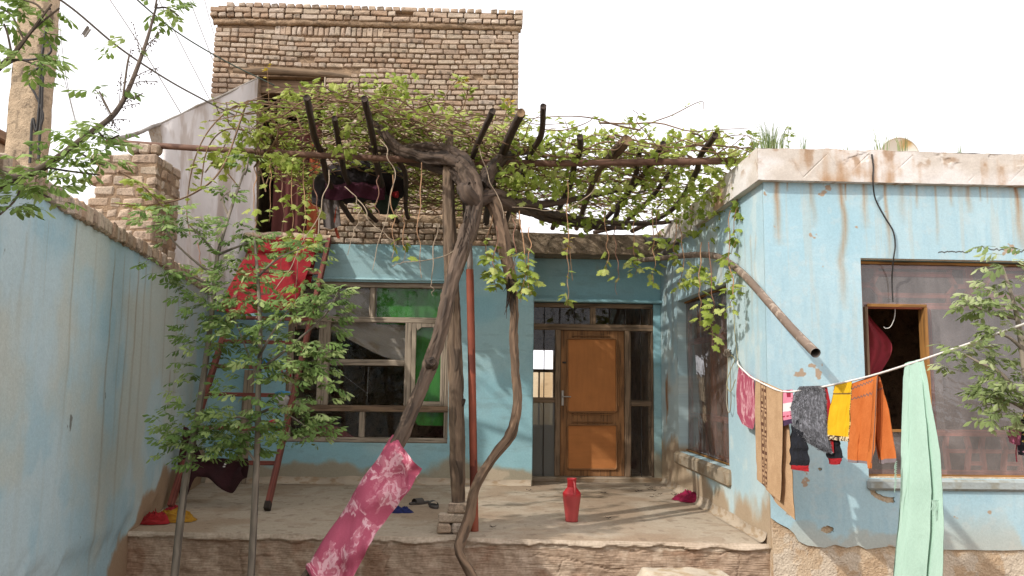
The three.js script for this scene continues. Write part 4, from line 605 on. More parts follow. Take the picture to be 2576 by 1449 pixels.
// ---- pergola: front pipe and rafters
const pipeA = V3(-3.95, 3.80, -8.4), pipeB = V3(2.5, 3.42, -7.38);
{
  const q = [at(270, 356, 8.4), at(420, 368, 8.28), at(700, 385, 8.05), at(1000, 400, 7.85), at(1300, 411, 7.65), at(1600, 408, 7.5), at(1900, 405, 7.38)];
  const p = tag(mesh('pergola_pipe', tube(q, 0.032, { rn: 14, seg: 60 }), std('#8f6f5c', { map: T.rust, roughness: 0.8 })), 'long rusty brown pipe carrying the vine rafters between pier and wing roof', 'pipe');
  const raf = [
    [[[772, 246], [792, 346], [810, 392], [824, 450], [850, 500], [890, 560]], 0.042, 'knotty dark rafter pole at the doorway end of the vine pergola'],
    [[[842, 298], [857, 385], [872, 450], [918, 525], [950, 560]], 0.04, 'short bent dark rafter pole beside the knotty one, over the blanket bundle'],
    [[[917, 249], [936, 337], [945, 395], [960, 465], [982, 528], [1000, 560]], 0.045, 'tall dark rafter pole with pale cut tip over the maroon bundle'],
    [[[985, 360], [999, 400], [1020, 443], [1022, 532], [1040, 570]], 0.036, 'curved dark rafter pole just right of the blanket bundle'],
    [[[1239, 280], [1190, 391], [1172, 470], [1170, 560]], 0.04, 'straight dark rafter pole right behind the timber post'],
    [[[1311, 284], [1258, 400], [1235, 480], [1222, 560]], 0.055, 'thick dark rafter pole with split pale tip above the vine crotch'],
    [[[1367, 268], [1361, 340], [1333, 390], [1312, 449], [1291, 497], [1270, 570]], 0.038, 'tall crooked rafter pole that rises highest against the sky'],
    [[[1459, 345], [1459, 378], [1445, 418], [1435, 463], [1411, 515], [1390, 574]], 0.042, 'upright-tipped dark rafter pole at the middle of the sky gap'],
    [[[1577, 354], [1532, 400], [1501, 440], [1480, 490], [1450, 575]], 0.075, 'thick pale sawn log laid as a rafter with its round cut end'],
    [[[1609, 373], [1602, 425], [1591, 460], [1564, 505], [1515, 557], [1473, 581]], 0.04, 'forked dark rafter pole next to the thick sawn log'],
    [[[1668, 362], [1629, 425], [1598, 463], [1562, 510], [1540, 572]], 0.04, 'dark rafter pole meeting the forked one towards the roof'],
    [[[1716, 394], [1692, 425], [1640, 495], [1605, 531], [1553, 569], [1494, 585]], 0.036, 'long smooth brown rafter pole in the gap before the wing'],
    [[[1799, 341], [1761, 394], [1751, 435], [1709, 508], [1667, 543], [1590, 581]], 0.042, 'last dark rafter pole of the pergola, closest to the wing roof'],
  ];
  raf.forEach(([pts, rad, label], i) => {
    const n = pts.length, w = pts.map(([x, y], k) => onY(x, y, mix(3.62, 3.4, k / (n - 1)) + (x < 1050 ? 0.16 * (1 - k / (n - 1)) : 0)));
    const t = thing('rafter_pole', label, 'pole', [w[0].x, w[0].y, w[0].z], 'rafter poles of the vine pergola');
    const big = rad > 0.07, m = big ? M.log : M.darkLog;
    pm('pole_shaft', tube(w, k => rad * 0.76 * (big ? (k < 0.28 ? 1 : 0.6) : mix(0.95, 1.05, k)), { rn: 14, seg: 60, wob: 0.2, seed: 300 + i, flute: 0.1 }), m, t);
    const dir = w[0].clone().sub(w[1]).normalize(); pm('cut_end', tube([w[0].clone().addScaledVector(dir, -0.01), w[0].clone().addScaledVector(dir, 0.008)], rad * 0.7, { rn: 10, seg: 1, wob: 0.16, seed: 300 + i }), big || i === 5 ? M.cutEnd : M.darkLog, t);
  });
  // old rope bindings round the pipe
  const ties = [[800, 390], [880, 394], [945, 398], [985, 400], [1330, 410], [1560, 408], [1610, 408], [1716, 407], [1870, 405]];
  for (const [x, y] of ties) { const f = (x - 270) / 1630, c = at(x, y, mix(8.4, 7.38, f)), ring = [], n = 42; for (let k = 0; k <= n; k++) { const a = k / n * Math.PI * 6; ring.push(V3(c.x + (k / n - 0.5) * 0.06, c.y + Math.cos(a) * 0.043, c.z + Math.sin(a) * 0.043)); }
    tag(mesh('rope_binding', tube(ring, 0.007, { rn: 5, seg: n * 2, cap: false }), cloth('#a79076')), 'old rope wound round the rusty pergola pipe at a rafter', 'rope', 'rope bindings on the pergola pipe'); }
}
// ---- drain pipe sweeping out over the porch
{
  const pts = [onZ(1600, 656, -10.34), at(1660, 650, 9.6), at(1720, 643, 8.9), at(1775, 641, 8.3), at(1815, 650, 7.85), at(1870, 690, 7.2), at(1935, 762, 6.5), at(1995, 830, 5.95), at(2052, 888, 5.5)];
  const t = thing('drain_pipe', 'bent grey plastic drain pipe sweeping out from the beam past the wing corner', 'pipe', [pts[0].x, pts[0].y, pts[0].z]);
  const dt = tex(256, 512, (u, v) => { const n = fbm(u * 9, v * 9, 4, 261), s = sm(0.64, 0.7, fbm(u * 30, v * 16, 4, 262)); return mix3([172, 160, 150].map(c => c + (n - 0.5) * 44), [222, 214, 204], s); });
  pm('pipe_shaft', tube(pts, k => k < 0.2 ? 0.03 : 0.034, { rn: 16, seg: 90, cap: false }), std('#b5a79b', { map: dt, roughness: 0.65 }), t);
  pm('pipe_bore', tube(pts.slice(-3), 0.0315, { rn: 16, seg: 20, cap: false }), std('#6e635b'), t);
  pm('pipe_rim', tube([pts[8].clone().lerp(pts[7], 0.015), pts[8]], [0.0352, 0.0352], { rn: 16, seg: 2, cap: false }), std('#8b8076'), t);
  const s = thing('roof_spout', 'short dark drain spout in the corner between beam and wing', 'pipe', [2.2, 3.0, -10.3]);
  pm('spout_pipe', tube([onZ(1628, 604, -10.36), at(1690, 606, 10.0), at(1748, 598, 9.6)], 0.045, { rn: 12, seg: 12, cap: false }), std('#5f5a55', { roughness: 0.6 }), s); pm('spout_elbow', tube([at(1748, 598, 9.6), at(1700, 622, 9.9), at(1652, 648, 10.3)], 0.04, { rn: 12, seg: 12, cap: false }), std('#5f5a55', { roughness: 0.6 }), s);
}
// ---- ladder and what hangs on it
const LR0 = onY(672, 1286, 0), LL0 = onY(428, 1282, 0), LR1 = onZ(826, 612, -10.3), LL1 = V3(LR1.x - 0.97, LR1.y + 0.02, -10.3);
{
  const t = thing('wooden_ladder', 'wide red-brown wooden ladder leaning up to the roof doorway', 'ladder', [-2.7, 0, -8.3]); const m = std('#8b4a3d', { map: T.wood, bumpMap: T.woodB, bumpScale: 0.002, roughness: 0.75 });
  const beam = (a, b, w, d, name, mm = m) => { const L = a.distanceTo(b), g = cbox(w, L, d, 0.006); const q = new THREE.Quaternion().setFromUnitVectors(V3(0, 1, 0), b.clone().sub(a).normalize()); g.applyQuaternion(q); const c = a.clone().add(b).multiplyScalar(0.5); g.translate(c.x, c.y, c.z); pm(name, g, mm, t); };
  const dn = LR1.clone().sub(LR0), f = k => LR0.clone().addScaledVector(dn, k), e = LL1.clone().sub(LL0), fl = k => LL0.clone().addScaledVector(e, k);
  LR0.y += 0.03; LL0.y += 0.03;
  beam(LR0, LR1.clone().addScaledVector(dn, 0.02), 0.055, 0.075, 'rail'); beam(LL0, LL1, 0.055, 0.075, 'rail');
  beam(f(-0.005), f(0.018), 0.062, 0.082, 'foot', M.darkLog);
  for (const k of [0.135, 0.245, 0.36, 0.46, 0.555, 0.65, 0.75, 0.85, 0.95]) { const a = fl(k), b = f(k), c = a.clone().add(b).multiplyScalar(0.5), L = a.distanceTo(b); const g = cbox(L, 0.045, 0.035, 0.005); g.rotateZ(Math.atan2(b.y - a.y, b.x - a.x)); g.rotateY(-Math.atan2(b.z - a.z, b.x - a.x)); g.translate(c.x, c.y, c.z); pm('rung', g, m, t); }
  const rungAt = k => [fl(k), f(k)];
  // red quilt over the top rungs
  const [qa, qb] = rungAt(0.96), red = tex(256, 256, (u, v) => { const n = fbm(u * 7, v * 7, 5, 271), w = vn(u * 120, v * 120, 272); return [134 + (n - 0.5) * 40 + (w - 0.5) * 16, 18 + (n - 0.5) * 16, 28 + (n - 0.5) * 16]; });
  const quilt = thing('red_blanket', 'bright red blanket hanging over the top rungs of the ladder', 'blanket', [-2.7, 2.0, -9.9]);
  const redM = std('#ffffff', { map: red, bumpMap: T.weave, bumpScale: 0.006, roughness: 0.95 });
  const qz = y => { const k = clamp((y - LR0.y) / (LR1.y - LR0.y)); return mix(LR0.z, LR1.z, k); };
  pm('blanket_face', sheet(44, 40, (u, v) => { const x0 = mix(-3.02, -3.22, v), x1 = mix(-2.16, -2.32, v), x = mix(x0, x1, u), y = 3.1 - v * (0.98 + 0.03 * Math.sin(u * 5)), fold = 0.05 * sm(0.05, 0.12, v) * sm(0.22, 0.14, v) + 0.02 * Math.sin(u * 7 + v * 3) + 0.012 * Math.sin(v * 20 + u * 4); return V3(x, y, qz(y) + 0.07 + fold * 0.9 - 0.03 * sm(0.15, 0.22, v)); }), redM, quilt);
  pm('blanket_back', sheet(30, 20, (u, v) => { const x = mix(-3.0, -2.2, u), y = 3.1 - v * 0.6; return V3(x, y, qz(y) - 0.06 - 0.01 * Math.sin(u * 8)); }), redM, quilt);
  pm('blanket_top', sheet(30, 6, (u, v) => { const x = mix(-3.01, -2.18, u), a = v * Math.PI; return V3(x, 3.1 + Math.sin(a) * 0.05, qz(3.1) + 0.005 + Math.cos(a) * 0.065); }), redM, quilt);
  // maroon sweater on the bottom rung
  const [ra, rb] = rungAt(0.135), sw = thing('maroon_sweater', 'dark maroon sweater with a small white mark, hung on the bottom ladder rung', 'sweater', [ra.x + 0.3, ra.y - 0.3, ra.z]), mar = cloth('#3d171c', { bumpMap: T.fine, bumpScale: 0.012 });
  pm('sweater_body', sheet(40, 26, (u, v) => { const x = ra.x - 0.02 + u * 0.68, low = 0.1 + 0.16 * sm(0.35, 0.8, u) * sm(1.0, 0.78, u) + 0.3 * sm(0.26, 0.06, u); const a = v < 0.3 ? v / 0.3 : 1; const y = v < 0.3 ? ra.y + 0.33 * sm(0.35, 0.0, u) + 0.05 * Math.sin(a * Math.PI / 2) - 0.16 * (1 - a) : ra.y + 0.05 + 0.33 * sm(0.35, 0.0, u) - (v - 0.3) / 0.7 * (low + 0.1 + 0.28 * sm(0.35, 0, u)); return V3(x + 0.03 * Math.sin(v * 7), y, mix(ra.z, rb.z, u) + (v < 0.3 ? -0.04 + a * 0.09 : 0.06 + 0.025 * Math.sin(u * 16 + v * 5) + 0.02 * Math.sin(v * 9))); }), mar, sw);
  const mk = at(553, 1174, 8.35); mk.z = ra.z + 0.12; pm('white_mark', [bx(mk.x - 0.012, mk.x + 0.012, mk.y - 0.02, mk.y - 0.006, mk.z, mk.z + 0.004), bx(mk.x - 0.002, mk.x + 0.02, mk.y + 0.002, mk.y + 0.02, mk.z, mk.z + 0.004)], std('#cfcbc5'), sw);
  const [sa, sb] = rungAt(0.46), bl = sa.clone().lerp(sb, 0.62);
  tag(mesh('blue_rag', tube([bl.clone().add(V3(-0.1, 0.03, 0.03)), bl.clone().add(V3(-0.02, 0.055, 0.04)), bl.clone().add(V3(0.05, 0.04, 0.05)), bl.clone().add(V3(0.09, -0.03, 0.06))], [0.012, 0.035, 0.04, 0.02], { rn: 8, wob: 0.7, seg: 24, seed: 8 }), cloth('#3f7fb4')), 'small crumpled blue rag on a ladder rung', 'rag');
  const b3 = sa.clone().lerp(sb, 0.86);
  tag(mesh('red_yarn', tube([b3.clone().add(V3(-0.06, 0.0, 0.04)), b3.clone().add(V3(-0.03, -0.08, 0.05)), b3.clone().add(V3(0.02, -0.03, 0.05)), b3.clone().add(V3(0.05, -0.1, 0.05)), b3.clone().add(V3(-0.02, -0.13, 0.05)), b3.clone().add(V3(0.04, -0.17, 0.04))], 0.009, { rn: 6, seg: 40 }), cloth('#a3222c')), 'tangled red yarn hanging from a ladder rung', 'yarn');
  const [ta, tb] = rungAt(0.36), b4 = ta.clone().lerp(tb, 0.9);
  const sk = thing('white_cap', 'small white and blue knitted cap hung on the ladder rung', 'cap', [b4.x, b4.y, b4.z + 0.06]);
  pm('cap_body', tube([b4.clone().add(V3(0.0, 0.03, 0.05)), b4.clone().add(V3(0, -0.04, 0.07)), b4.clone().add(V3(0.01, -0.15, 0.06))], [0.05, 0.085, 0.03], { rn: 12, wob: 0.2, seg: 18 }), cloth('#c9c6c2'), sk); pm('cap_band', tube([b4.clone().add(V3(-0.07, 0.02, 0.08)), b4.clone().add(V3(0, 0.035, 0.12)), b4.clone().add(V3(0.08, 0.02, 0.08))], 0.022, { rn: 7, wob: 0.2 }), cloth('#4b8db5'), sk);
  const [ua, ub] = rungAt(0.245), b5 = ua.clone().lerp(ub, 0.88);
  const st = thing('striped_sock', 'small red, white and blue striped sock lying on a ladder rung', 'sock', [b5.x, b5.y, b5.z]); [['#b23a44', -0.02, 0.03], ['#d9d6d0', 0.02, 0.0], ['#4b8f9b', 0.06, -0.02]].forEach(([c, dx, dy]) => pm('stripe', tube([b5.clone().add(V3(dx - 0.07, 0.03 + dy, 0.03)), b5.clone().add(V3(dx, 0.05 + dy, 0.05)), b5.clone().add(V3(dx + 0.06, 0.06 + dy, 0.05))], [0.014, 0.022, 0.016], { rn: 7, wob: 0.3 }), cloth(c), st));
  // a pale board behind the ladder
  const bd = thing('pale_board', 'narrow stained pale board propped behind the ladder', 'board', [-3.1, 0, -10.25]); const g = cbox(0.13, 1.42, 0.02, 0.003); g.rotateZ(-0.03); g.translate(-3.02, 0.72, -10.33); pm('board_face', g, std('#b7a894', { map: T.wood }), bd);
}
// ---- cloths, slippers and can on the porch floor
function rag(name, label, c, spots, seed, s = 1) {
  const base = onY(...spots[0], 0), t = thing(name, label, 'cloth', [base.x, 0, base.z]); const cs = Array.isArray(c) ? c : [c];
  spots.forEach(([vx, vy], i) => { const p = onY(vx, vy, 0.0), k = i % cs.length, r0 = (0.09 + 0.03 * hash(i, 1, seed)) * s;
    const g = sheet(26, 14, (u, v) => { const a = u * Math.PI * 2, ii = u === 1 ? 0 : u; const e = Math.cos(ii * 6.2832), f = Math.sin(ii * 6.2832); const n = fbm(e * 1.6 + 4 + i * 3, f * 1.6 + v * 3.4, 4, seed + i); const n2 = Math.abs(fbm(e * 2.2 + 9, f * 2.2 + v * 5, 3, seed + 30 + i) - 0.5); const r = r0 * (1.35 - 1.25 * v) * (0.72 + 0.6 * n); const h = Math.pow(v, 0.7) * r0 * 0.95 * (0.5 + 0.9 * n) + n2 * 0.16 * s * Math.sin(Math.min(1, v * 1.3) * 1.57); return V3(p.x + e * r * 1.35, Math.max(0.004, h), p.z + f * r * 0.9); });
    pm('cloth_fold', g, cloth(cs[k]), t); });
  return t;
}
rag('crumpled_cloth', 'crumpled red and yellow cloth on the porch beside the courtyard wall', ['#a81e22', '#c08a1c', '#a3242e', '#b8851d'], [[388, 1316], [412, 1308], [436, 1296], [448, 1310]], 401, 0.8);
rag('crumpled_cloth', 'small crumpled magenta cloth at the foot of the wing wall', ['#9c1246'], [[1727, 1258], [1748, 1262]], 411, 0.95);
rag('crumpled_cloth', 'flat dark blue cloth on the porch behind the pink sheet', ['#27306e'], [[1000, 1290], [1020, 1290]], 421, 0.5);
{
  const spots = [[1056, 1268, 2.3, 'dark rubber slipper lying askew on the porch floor'], [1091, 1276, 0.25, 'dark rubber slipper pointing straight out on the porch floor']];
  for (const [vx, vy, a, label] of spots) {
    const p = onY(vx, vy, 0), t = thing('slipper', label, 'slipper', [p.x, 0, p.z], 'slippers on the porch'); t.rotation.y = a; const m = std('#4b443f', { roughness: 0.8 }), N = 14;
    const half = k => 0.042 * (0.75 + 0.35 * Math.sin(k * Math.PI)) * Math.pow(Math.sin(clamp(k, 0.04, 0.96) * Math.PI), 0.3); const sole = new THREE.Shape(); for (let i = 0; i <= N; i++) { const k = i / N; i ? sole.lineTo(half(k), k * 0.26 - 0.13) : sole.moveTo(half(k), -0.13); } for (let i = N; i >= 0; i--) { const k = i / N; sole.lineTo(-half(k), k * 0.26 - 0.13); }
    const g = new THREE.ExtrudeGeometry(sole, { depth: 0.018, bevelEnabled: true, bevelSize: 0.003, bevelThickness: 0.003, bevelSegments: 1 }); g.rotateX(-Math.PI / 2); g.translate(0, 0.004, 0); mesh('sole', boxUV(g), m, t);
    mesh('strap', sheet(14, 8, (u, v) => { const a2 = u * Math.PI; return V3(Math.cos(a2) * 0.05, 0.02 + Math.sin(a2) * 0.045, -0.075 + v * 0.1); }), m, t);
  }
  const c = onY(1438, 1312, 0), can = thing('milk_can', 'faded red plastic milk can with handle standing on the porch', 'can', [c.x, 0, c.z]);
  const rt = tex(256, 256, (u, v) => { const n = fbm(u * 8, v * 8, 5, 281), d = sm(0.3, 0.2, v + (fbm(u * 12, v * 3, 4, 282) - 0.5) * 0.1); return mix3([172 + (n - 0.5) * 40, 28 + (n - 0.5) * 24, 36 + (n - 0.5) * 24], [158, 92, 84], d * 0.55); }), rm = std('#ffffff', { map: rt, roughness: 0.5 });
  const Hc = 0.408, W = 0.088; mesh('can_body', lathe([[0, 0], [0.058, 0], [0.062, 0.012], [0.06, 0.025], [W * 0.98, 0.23], [W, 0.262], [W * 0.96, 0.274], [0.046, 0.322], [0.043, 0.328], [0.045, 0.333], [0.043, 0.34], [0.042, 0.39], [0.047, 0.393], [0.047, Hc], [0.041, Hc], [0.039, 0.39], [0.038, 0.33], [0.036, 0.325], [0, 0.322]], 40), rm, can);
  const hs = [V3(0.012, 0.385, 0.044), V3(0.016, 0.37, 0.062), V3(0.02, 0.33, 0.084), V3(0.018, 0.285, 0.088), V3(0.015, 0.262, 0.086)]; mesh('can_handle', tube(hs, 0.009, { rn: 8, seg: 18 }), rm, can);
}
// dry leaves and crumbs near the door
{
  const r = rngOf(71), dm = std('#3f3228'); const pts = [[1518, 1242], [1602, 1238], [1628, 1224], [1643, 1227], [1660, 1228], [1638, 1230], [1647, 1236], [1650, 1248], [1661, 1245], [1640, 1252], [1610, 1236], [1636, 1234], [1240, 1328], [1530, 1305], [1695, 1246], [1330, 1235]];
  for (const [vx, vy] of pts) { const p = onY(vx, vy, 0.006); const s = 0.02 + r() * 0.025; tag(mesh('dry_leaf', sheet(4, 3, (u, v) => V3(p.x + (u - 0.5) * s * 1.8, 0.008 + 0.02 * Math.abs(u - 0.5) + 0.012 * hash(Math.round(u * 4), Math.round(v * 3), 5 + Math.round(vx)), p.z + (v - 0.5) * s * (1 - Math.abs(u - 0.5)))), dm), 'small dry curled leaf on the porch floor', 'leaf', 'dry leaves on the porch floor'); }
  const s = thing('stone_step', 'worn pale stone block used as a step up to the porch', 'step', [1.5, GY, -6.5]);
  const a = at(1600, 1421, 6.74), b = at(1822, 1430, 6.7); const g = sheet(60, 40, (u, v) => { const X = mix(a.x, b.x, u), e = 0.5 - Math.max(Math.abs(u - 0.5), Math.abs(v - 0.5)); const Z = mix(-6.74, -6.2, v); const y = -0.172 - 0.07 * Math.pow(sm(0.07, 0, e), 1.3) + (fbm(X * 7, Z * 7, 4, 291) - 0.5) * 0.025; return V3(X + (fbm(Z * 5, u, 3, 292) - 0.5) * 0.03, y, Z); }, [0.7, 0.5]);
  pm('step_top', g, std('#e6d6be', { map: T.dusty, bumpMap: T.mudB, bumpScale: 0.008 }), s); pm('step_body', bx(a.x + 0.01, b.x - 0.01, GY, -0.235, -6.735, -6.205, 0.03, 0.02), std('#bca78a', { map: T.mud, bumpMap: T.mudB, bumpScale: 0.012 }), s);
}
// ---- blanket bundle on the parapet
{
  const b = thing('blanket_bundle', 'heap of dark maroon and black blankets lying on the rafter poles', 'bundle', [-1.5, 3.45, -9.3]);
  const mt = tex(256, 256, (u, v) => { const k = Math.sin(v * 200) * Math.sin(u * 160), n = fbm(u * 9, v * 9, 4, 301); return mix3([74, 26, 48], [110, 42, 70], clamp(0.5 + 0.5 * k) * n * 1.2); });
  const P = (x, y, z = 10.15) => at(x, y, z - 0.85);
  pm('blanket', tube([P(806, 520), P(830, 470), P(880, 455), P(940, 452), P(985, 462), P(1000, 500)], [0.1, 0.2, 0.24, 0.24, 0.2, 0.06], { rn: 18, seg: 50, wob: 0.35, seed: 9 }), cloth('#2a2226'), b);
  pm('knitted_blanket', sheet(50, 26, (u, v) => { const x = mix(818, 968, u), y = mix(425, 500, v), p = P(x, y + 4 * Math.sin(u * 9), mix(10.55, 9.86, sm(0, 0.6, v)) + 0.02 * Math.sin(u * 22 + v * 5)); return p; }, [4, 2]), std('#ffffff', { map: mt, bumpMap: T.fine, bumpScale: 0.02 }), b);
  pm('green_blanket', tube([P(950, 530, 10.1), P(975, 515, 10.05), P(1003, 498, 10.1)], [0.05, 0.12, 0.03], { rn: 12, wob: 0.4, seg: 20, seed: 4 }), cloth('#25382a'), b); pm('red_corner', tube([P(985, 488, 10.02), P(1000, 490, 10.0)], [0.03, 0.045], { rn: 10, wob: 0.4, seg: 8 }), cloth('#b3222c'), b);
  pm('grey_cloth', sheet(20, 24, (u, v) => { const x = mix(808, 852, u) + v * 6, y = mix(500, 578 - 18 * Math.abs(u - 0.4), v); return P(x, y, 10.0 - 0.06 * v + 0.02 * Math.sin(u * 12)); }), cloth('#6f6663'), b); pm('orange_trim', sheet(4, 20, (u, v) => P(mix(846, 853, u) + v * 10 - 12 * Math.sin(v * 2.5), mix(520, 600, v), 9.97)), cloth('#a0472f'), b);
}
// ---- white sheet hung as a screen beside the roof doorway
{
  const t = thing('canvas_screen', 'dirty white canvas sheet hung beside the roof doorway as a screen', 'sheet', [-3.6, 3.2, -10]);
  const ct = tex(512, 512, (u, v) => { const n = fbm(u * 4, v * 4, 5, 311), m = fbm(u * 14, v * 5, 4, 312), k = 206 + (n - 0.5) * 46; return mix3([k, k * 0.97, k * 0.955], [166, 150, 138], sm(0.52, 0.7, m) * 0.55); });
  const topL = [[400, 312, 9.6], [450, 290, 9.7], [505, 262, 9.9], [560, 240, 10.1], [610, 215, 10.3], [648, 197, 10.52]], botL = [[432, 600, 9.6], [470, 660, 9.75], [520, 705, 9.95], [560, 720, 10.1], [600, 690, 10.3], [640, 600, 10.5]];
  const cT = new THREE.CatmullRomCurve3(topL.map(q => at(...q))), cB = new THREE.CatmullRomCurve3(botL.map(q => at(q[0], Math.max(q[1], 600) + 60, q[2])));
  pm('canvas', sheet(70, 50, (u, v) => { const a = cT.getPoint(u), b = cB.getPoint(u), p = a.lerp(b, v); p.z += 0.05 * Math.sin(u * 24 + v * 2) * sm(0, 0.3, v) + 0.03 * (fbm(u * 9, v * 3, 3, 313) - 0.5); p.x += 0.02 * Math.sin(v * 7 + u * 9); return p; }, [1, 1]), std('#ffffff', { map: ct, bumpMap: T.weave, bumpScale: 0.003 }), t);
  pm('hem', tube(topL.map(q => at(...q)), 0.014, { rn: 6, seg: 60, wob: 0.3 }), cloth('#b8b0a6'), t);
  const t2 = thing('canvas_roll', 'long roll of pale canvas lying over the top of the brick pier', 'sheet', [-3.8, 3.7, -8.6]);
  pm('roll_body', tube([at(275, 362, 8.5), at(310, 346, 8.7), at(345, 336, 9.0), at(380, 320, 9.3), at(402, 312, 9.6)], [0.04, 0.028, 0.025, 0.022, 0.02], { rn: 10, seg: 30, wob: 0.3 }), cloth('#a8a098'), t2);
  pm('canvas_end', sheet(16, 16, (u, v) => at(mix(372, 402, u) + v * 10, mix(mix(326, 314, u), 362 + u * 6, v), 9.3 + u * 0.3)), cloth('#b8a998'), t2);
}
// ---- utility pole, neighbour's building, wires
{
  const t = thing('utility_pole', 'square concrete utility pole with black cables, beyond the courtyard wall', 'pole', [-5.3, GY, -9.2]);
  const a = at(40, 410, 9.2), b = at(78, 0, 9.2), x = a.x, h = 7.6, w0 = 0.19, w1 = 0.15; const g = sheet(4 * 6, 90, (u, v) => { const s = u * 4, k = Math.floor(s) % 4, f = s - Math.floor(s), y = GY + v * h, w = mix(w0, w1, v), c = [[-1, 1], [1, 1], [1, -1], [-1, -1]], p = c[k], q = c[(k + 1) % 4]; const n = (fbm(u * 20 + 3, v * 40, 4, 321) - 0.5) * 0.022; const X = mix(p[0], q[0], f) * (w + n), Z = mix(p[1], q[1], f) * (w + n); return V3(x + X, y, -9.4 + Z); }, [1.4, 7.6]);
  pm('pole_shaft', g, std('#dcc6a8', { map: T.mud, bumpMap: T.mudB, bumpScale: 0.012 }), t);
  const cab = (pts, r = 0.014, c = M.black) => pm('cable', tube(pts.map(q => at(q[0], q[1], q[2] || 9.15)), r, { rn: 7, seg: 60 }), c, t);
  cab([[135, 410], [142, 300], [152, 330], [160, 250], [165, 150], [178, 60], [185, 20]].map(q => [q[0] - 60, q[1]]), 0.016); cab([[98, 400], [100, 330], [108, 290], [90, 240], [70, 205], [72, 190], [95, 172], [112, 168], [108, 190], [104, 290], [96, 400]], 0.014);
  cab([[10, 168], [40, 152], [80, 150], [112, 142], [128, 130], [126, 115], [112, 98]], 0.013); pm('junction', cbox(0.07, 0.14, 0.07, 0.01).translate(...at(124, 42, 9.1).toArray()), std('#6b5a4a'), t);
  const nb = thing('neighbour_building', 'plain beige plastered building behind the utility pole', 'building', [-9, GY, -14]); const c0 = at(0, 130, 14), c1 = at(38, 330, 17.2);
  pm('wall', bx(-13, c1.x, GY, 6.2, -17, -14, 0.03), std('#c3a98a', { map: T.dusty, bumpMap: T.fine, bumpScale: 0.01 }), nb); pm('eave', bx(-13, c1.x + 0.15, 6.2, 6.42, -17.2, -13.8, 0.03), std('#9a7a5e', { map: T.wood }), nb); pm('brick_base', bx(-13, c1.x + 0.03, 2.2, 3.9, -13.99, -13.95, 0.01), std('#a5684c', { map: T.mud }), nb);
  const W = (pts, label, r = 0.006, m = M.wire, g) => tag(mesh('overhead_wire', tube(pts.map(q => at(...q)), r, { rn: 5, seg: 40 }), m), label, 'wire', g);
  W([[60, -60, 7], [180, 20, 7.6], [300, 120, 8.2], [420, 200, 9], [520, 255, 9.6], [590, 290, 10.2]], 'long slack twisted wire from the pole down to the canvas screen', 0.011);
  W([[300, -40, 8], [430, 70, 9], [560, 150, 9.8], [690, 215, 10.55]], 'pair of green wires slanting to the roof doorway lintel', 0.009, std('#58665c'));
  W([[250, -40, 12], [350, 110, 12], [455, 285, 12]], 'straight thin guy wire crossing the sky above the canvas screen', 0.007); W([[380, -40, 12], [450, 100, 12], [527, 250, 12]], 'straight thin guy wire reaching the corner of the brick room', 0.006); W([[455, -60, 12], [500, 60, 12], [535, 150, 12]], 'short thin guy wire beside the top of the brick room', 0.006); W([[505, -40, 12], [525, 40, 12], [538, 85, 12]], 'thin wire close against the brick room corner', 0.005);
  W([[150, 60, 9.1], [160, 150, 9], [175, 240, 9], [195, 320, 8.8]], 'thin loose wire hanging from the utility pole', 0.004); W([[135, 90, 9.1], [160, 190, 9], [180, 270, 9], [190, 310, 8.8]], 'thin twisted wire hanging next to the loose one', 0.004);
  const f = at(225, 70, 7.9); tag(mesh('torn_scrap', sheet(8, 6, (u, v) => V3(f.x + (u - 0.5) * 0.06 - v * 0.05, f.y - v * 0.09 + 0.02 * Math.sin(u * 7), f.z + 0.01 * Math.sin(u * 12))), cloth('#a8a49e')), 'torn grey scrap caught on the slack wire', 'scrap');
  // cable down the wing wall
  const z = ZW + 0.075; tag(mesh('wall_cable', tube([onZ(2193, 388, z + 0.0), onZ(2197, 420, z), onZ(2196, 455, z), onZ(2202, 500, ZW + 0.02), onZ(2225, 545, ZW + 0.015), onZ(2246, 580, ZW + 0.015), onZ(2252, 615, ZW + 0.015), onZ(2248, 650, ZW + 0.015), onZ(2244, 700, ZW - 0.06), onZ(2246, 760, ZW - 0.07)], 0.0065, { rn: 6, seg: 80 }), M.black), 'black cable trailing down the wing wall into the front window', 'cable');
  const lamp = thing('bulb_holder', 'white bulb holder dangling under the vine leaves by the wing', 'lamp holder', at(1747, 577, 8.8).toArray()); mesh('holder_body', lathe([[0, -0.05], [0.03, -0.05], [0.032, -0.02], [0.036, -0.018], [0.036, 0.0], [0.026, 0.01], [0.024, 0.045], [0.01, 0.055], [0, 0.056]], 20), std('#ddd8dc', { roughness: 0.4 }), lamp); mesh('holder_flex', tube([V3(0, 0.05, 0), V3(0.05, 0.2, 0), V3(0.1, 0.34, 0.02)], 0.004, { rn: 5 }), M.wire, lamp);
  const yw = [at(1844, 690, 7.6), onX(1845, 760, XW - 0.01), onX(1848, 830, XW - 0.01), onX(1854, 890, XW - 0.015), onX(1858, 930, XW - 0.02)]; tag(mesh('yellow_wire', tube(yw, 0.0035, { rn: 5, seg: 40 }), std('#b3a877')), 'thin yellowish wire hanging down the wing side wall', 'wire');
  const rc = thing('rope_coil', 'tangle of old string hung on the wing side wall', 'rope', onX(1832, 885, XW).toArray()), r = rngOf(77); const X = XW - 0.02;
  for (let k = 0; k < 5; k++) { const pts = []; for (let i = 0; i < 9; i++) pts.push(onX(1828 + rr(-6, 12, r), 884 + rr(-6, 14, r), X - r() * 0.03)); pm('string', tube(pts, 0.004, { rn: 5, seg: 40 }), std('#85796a'), rc); }
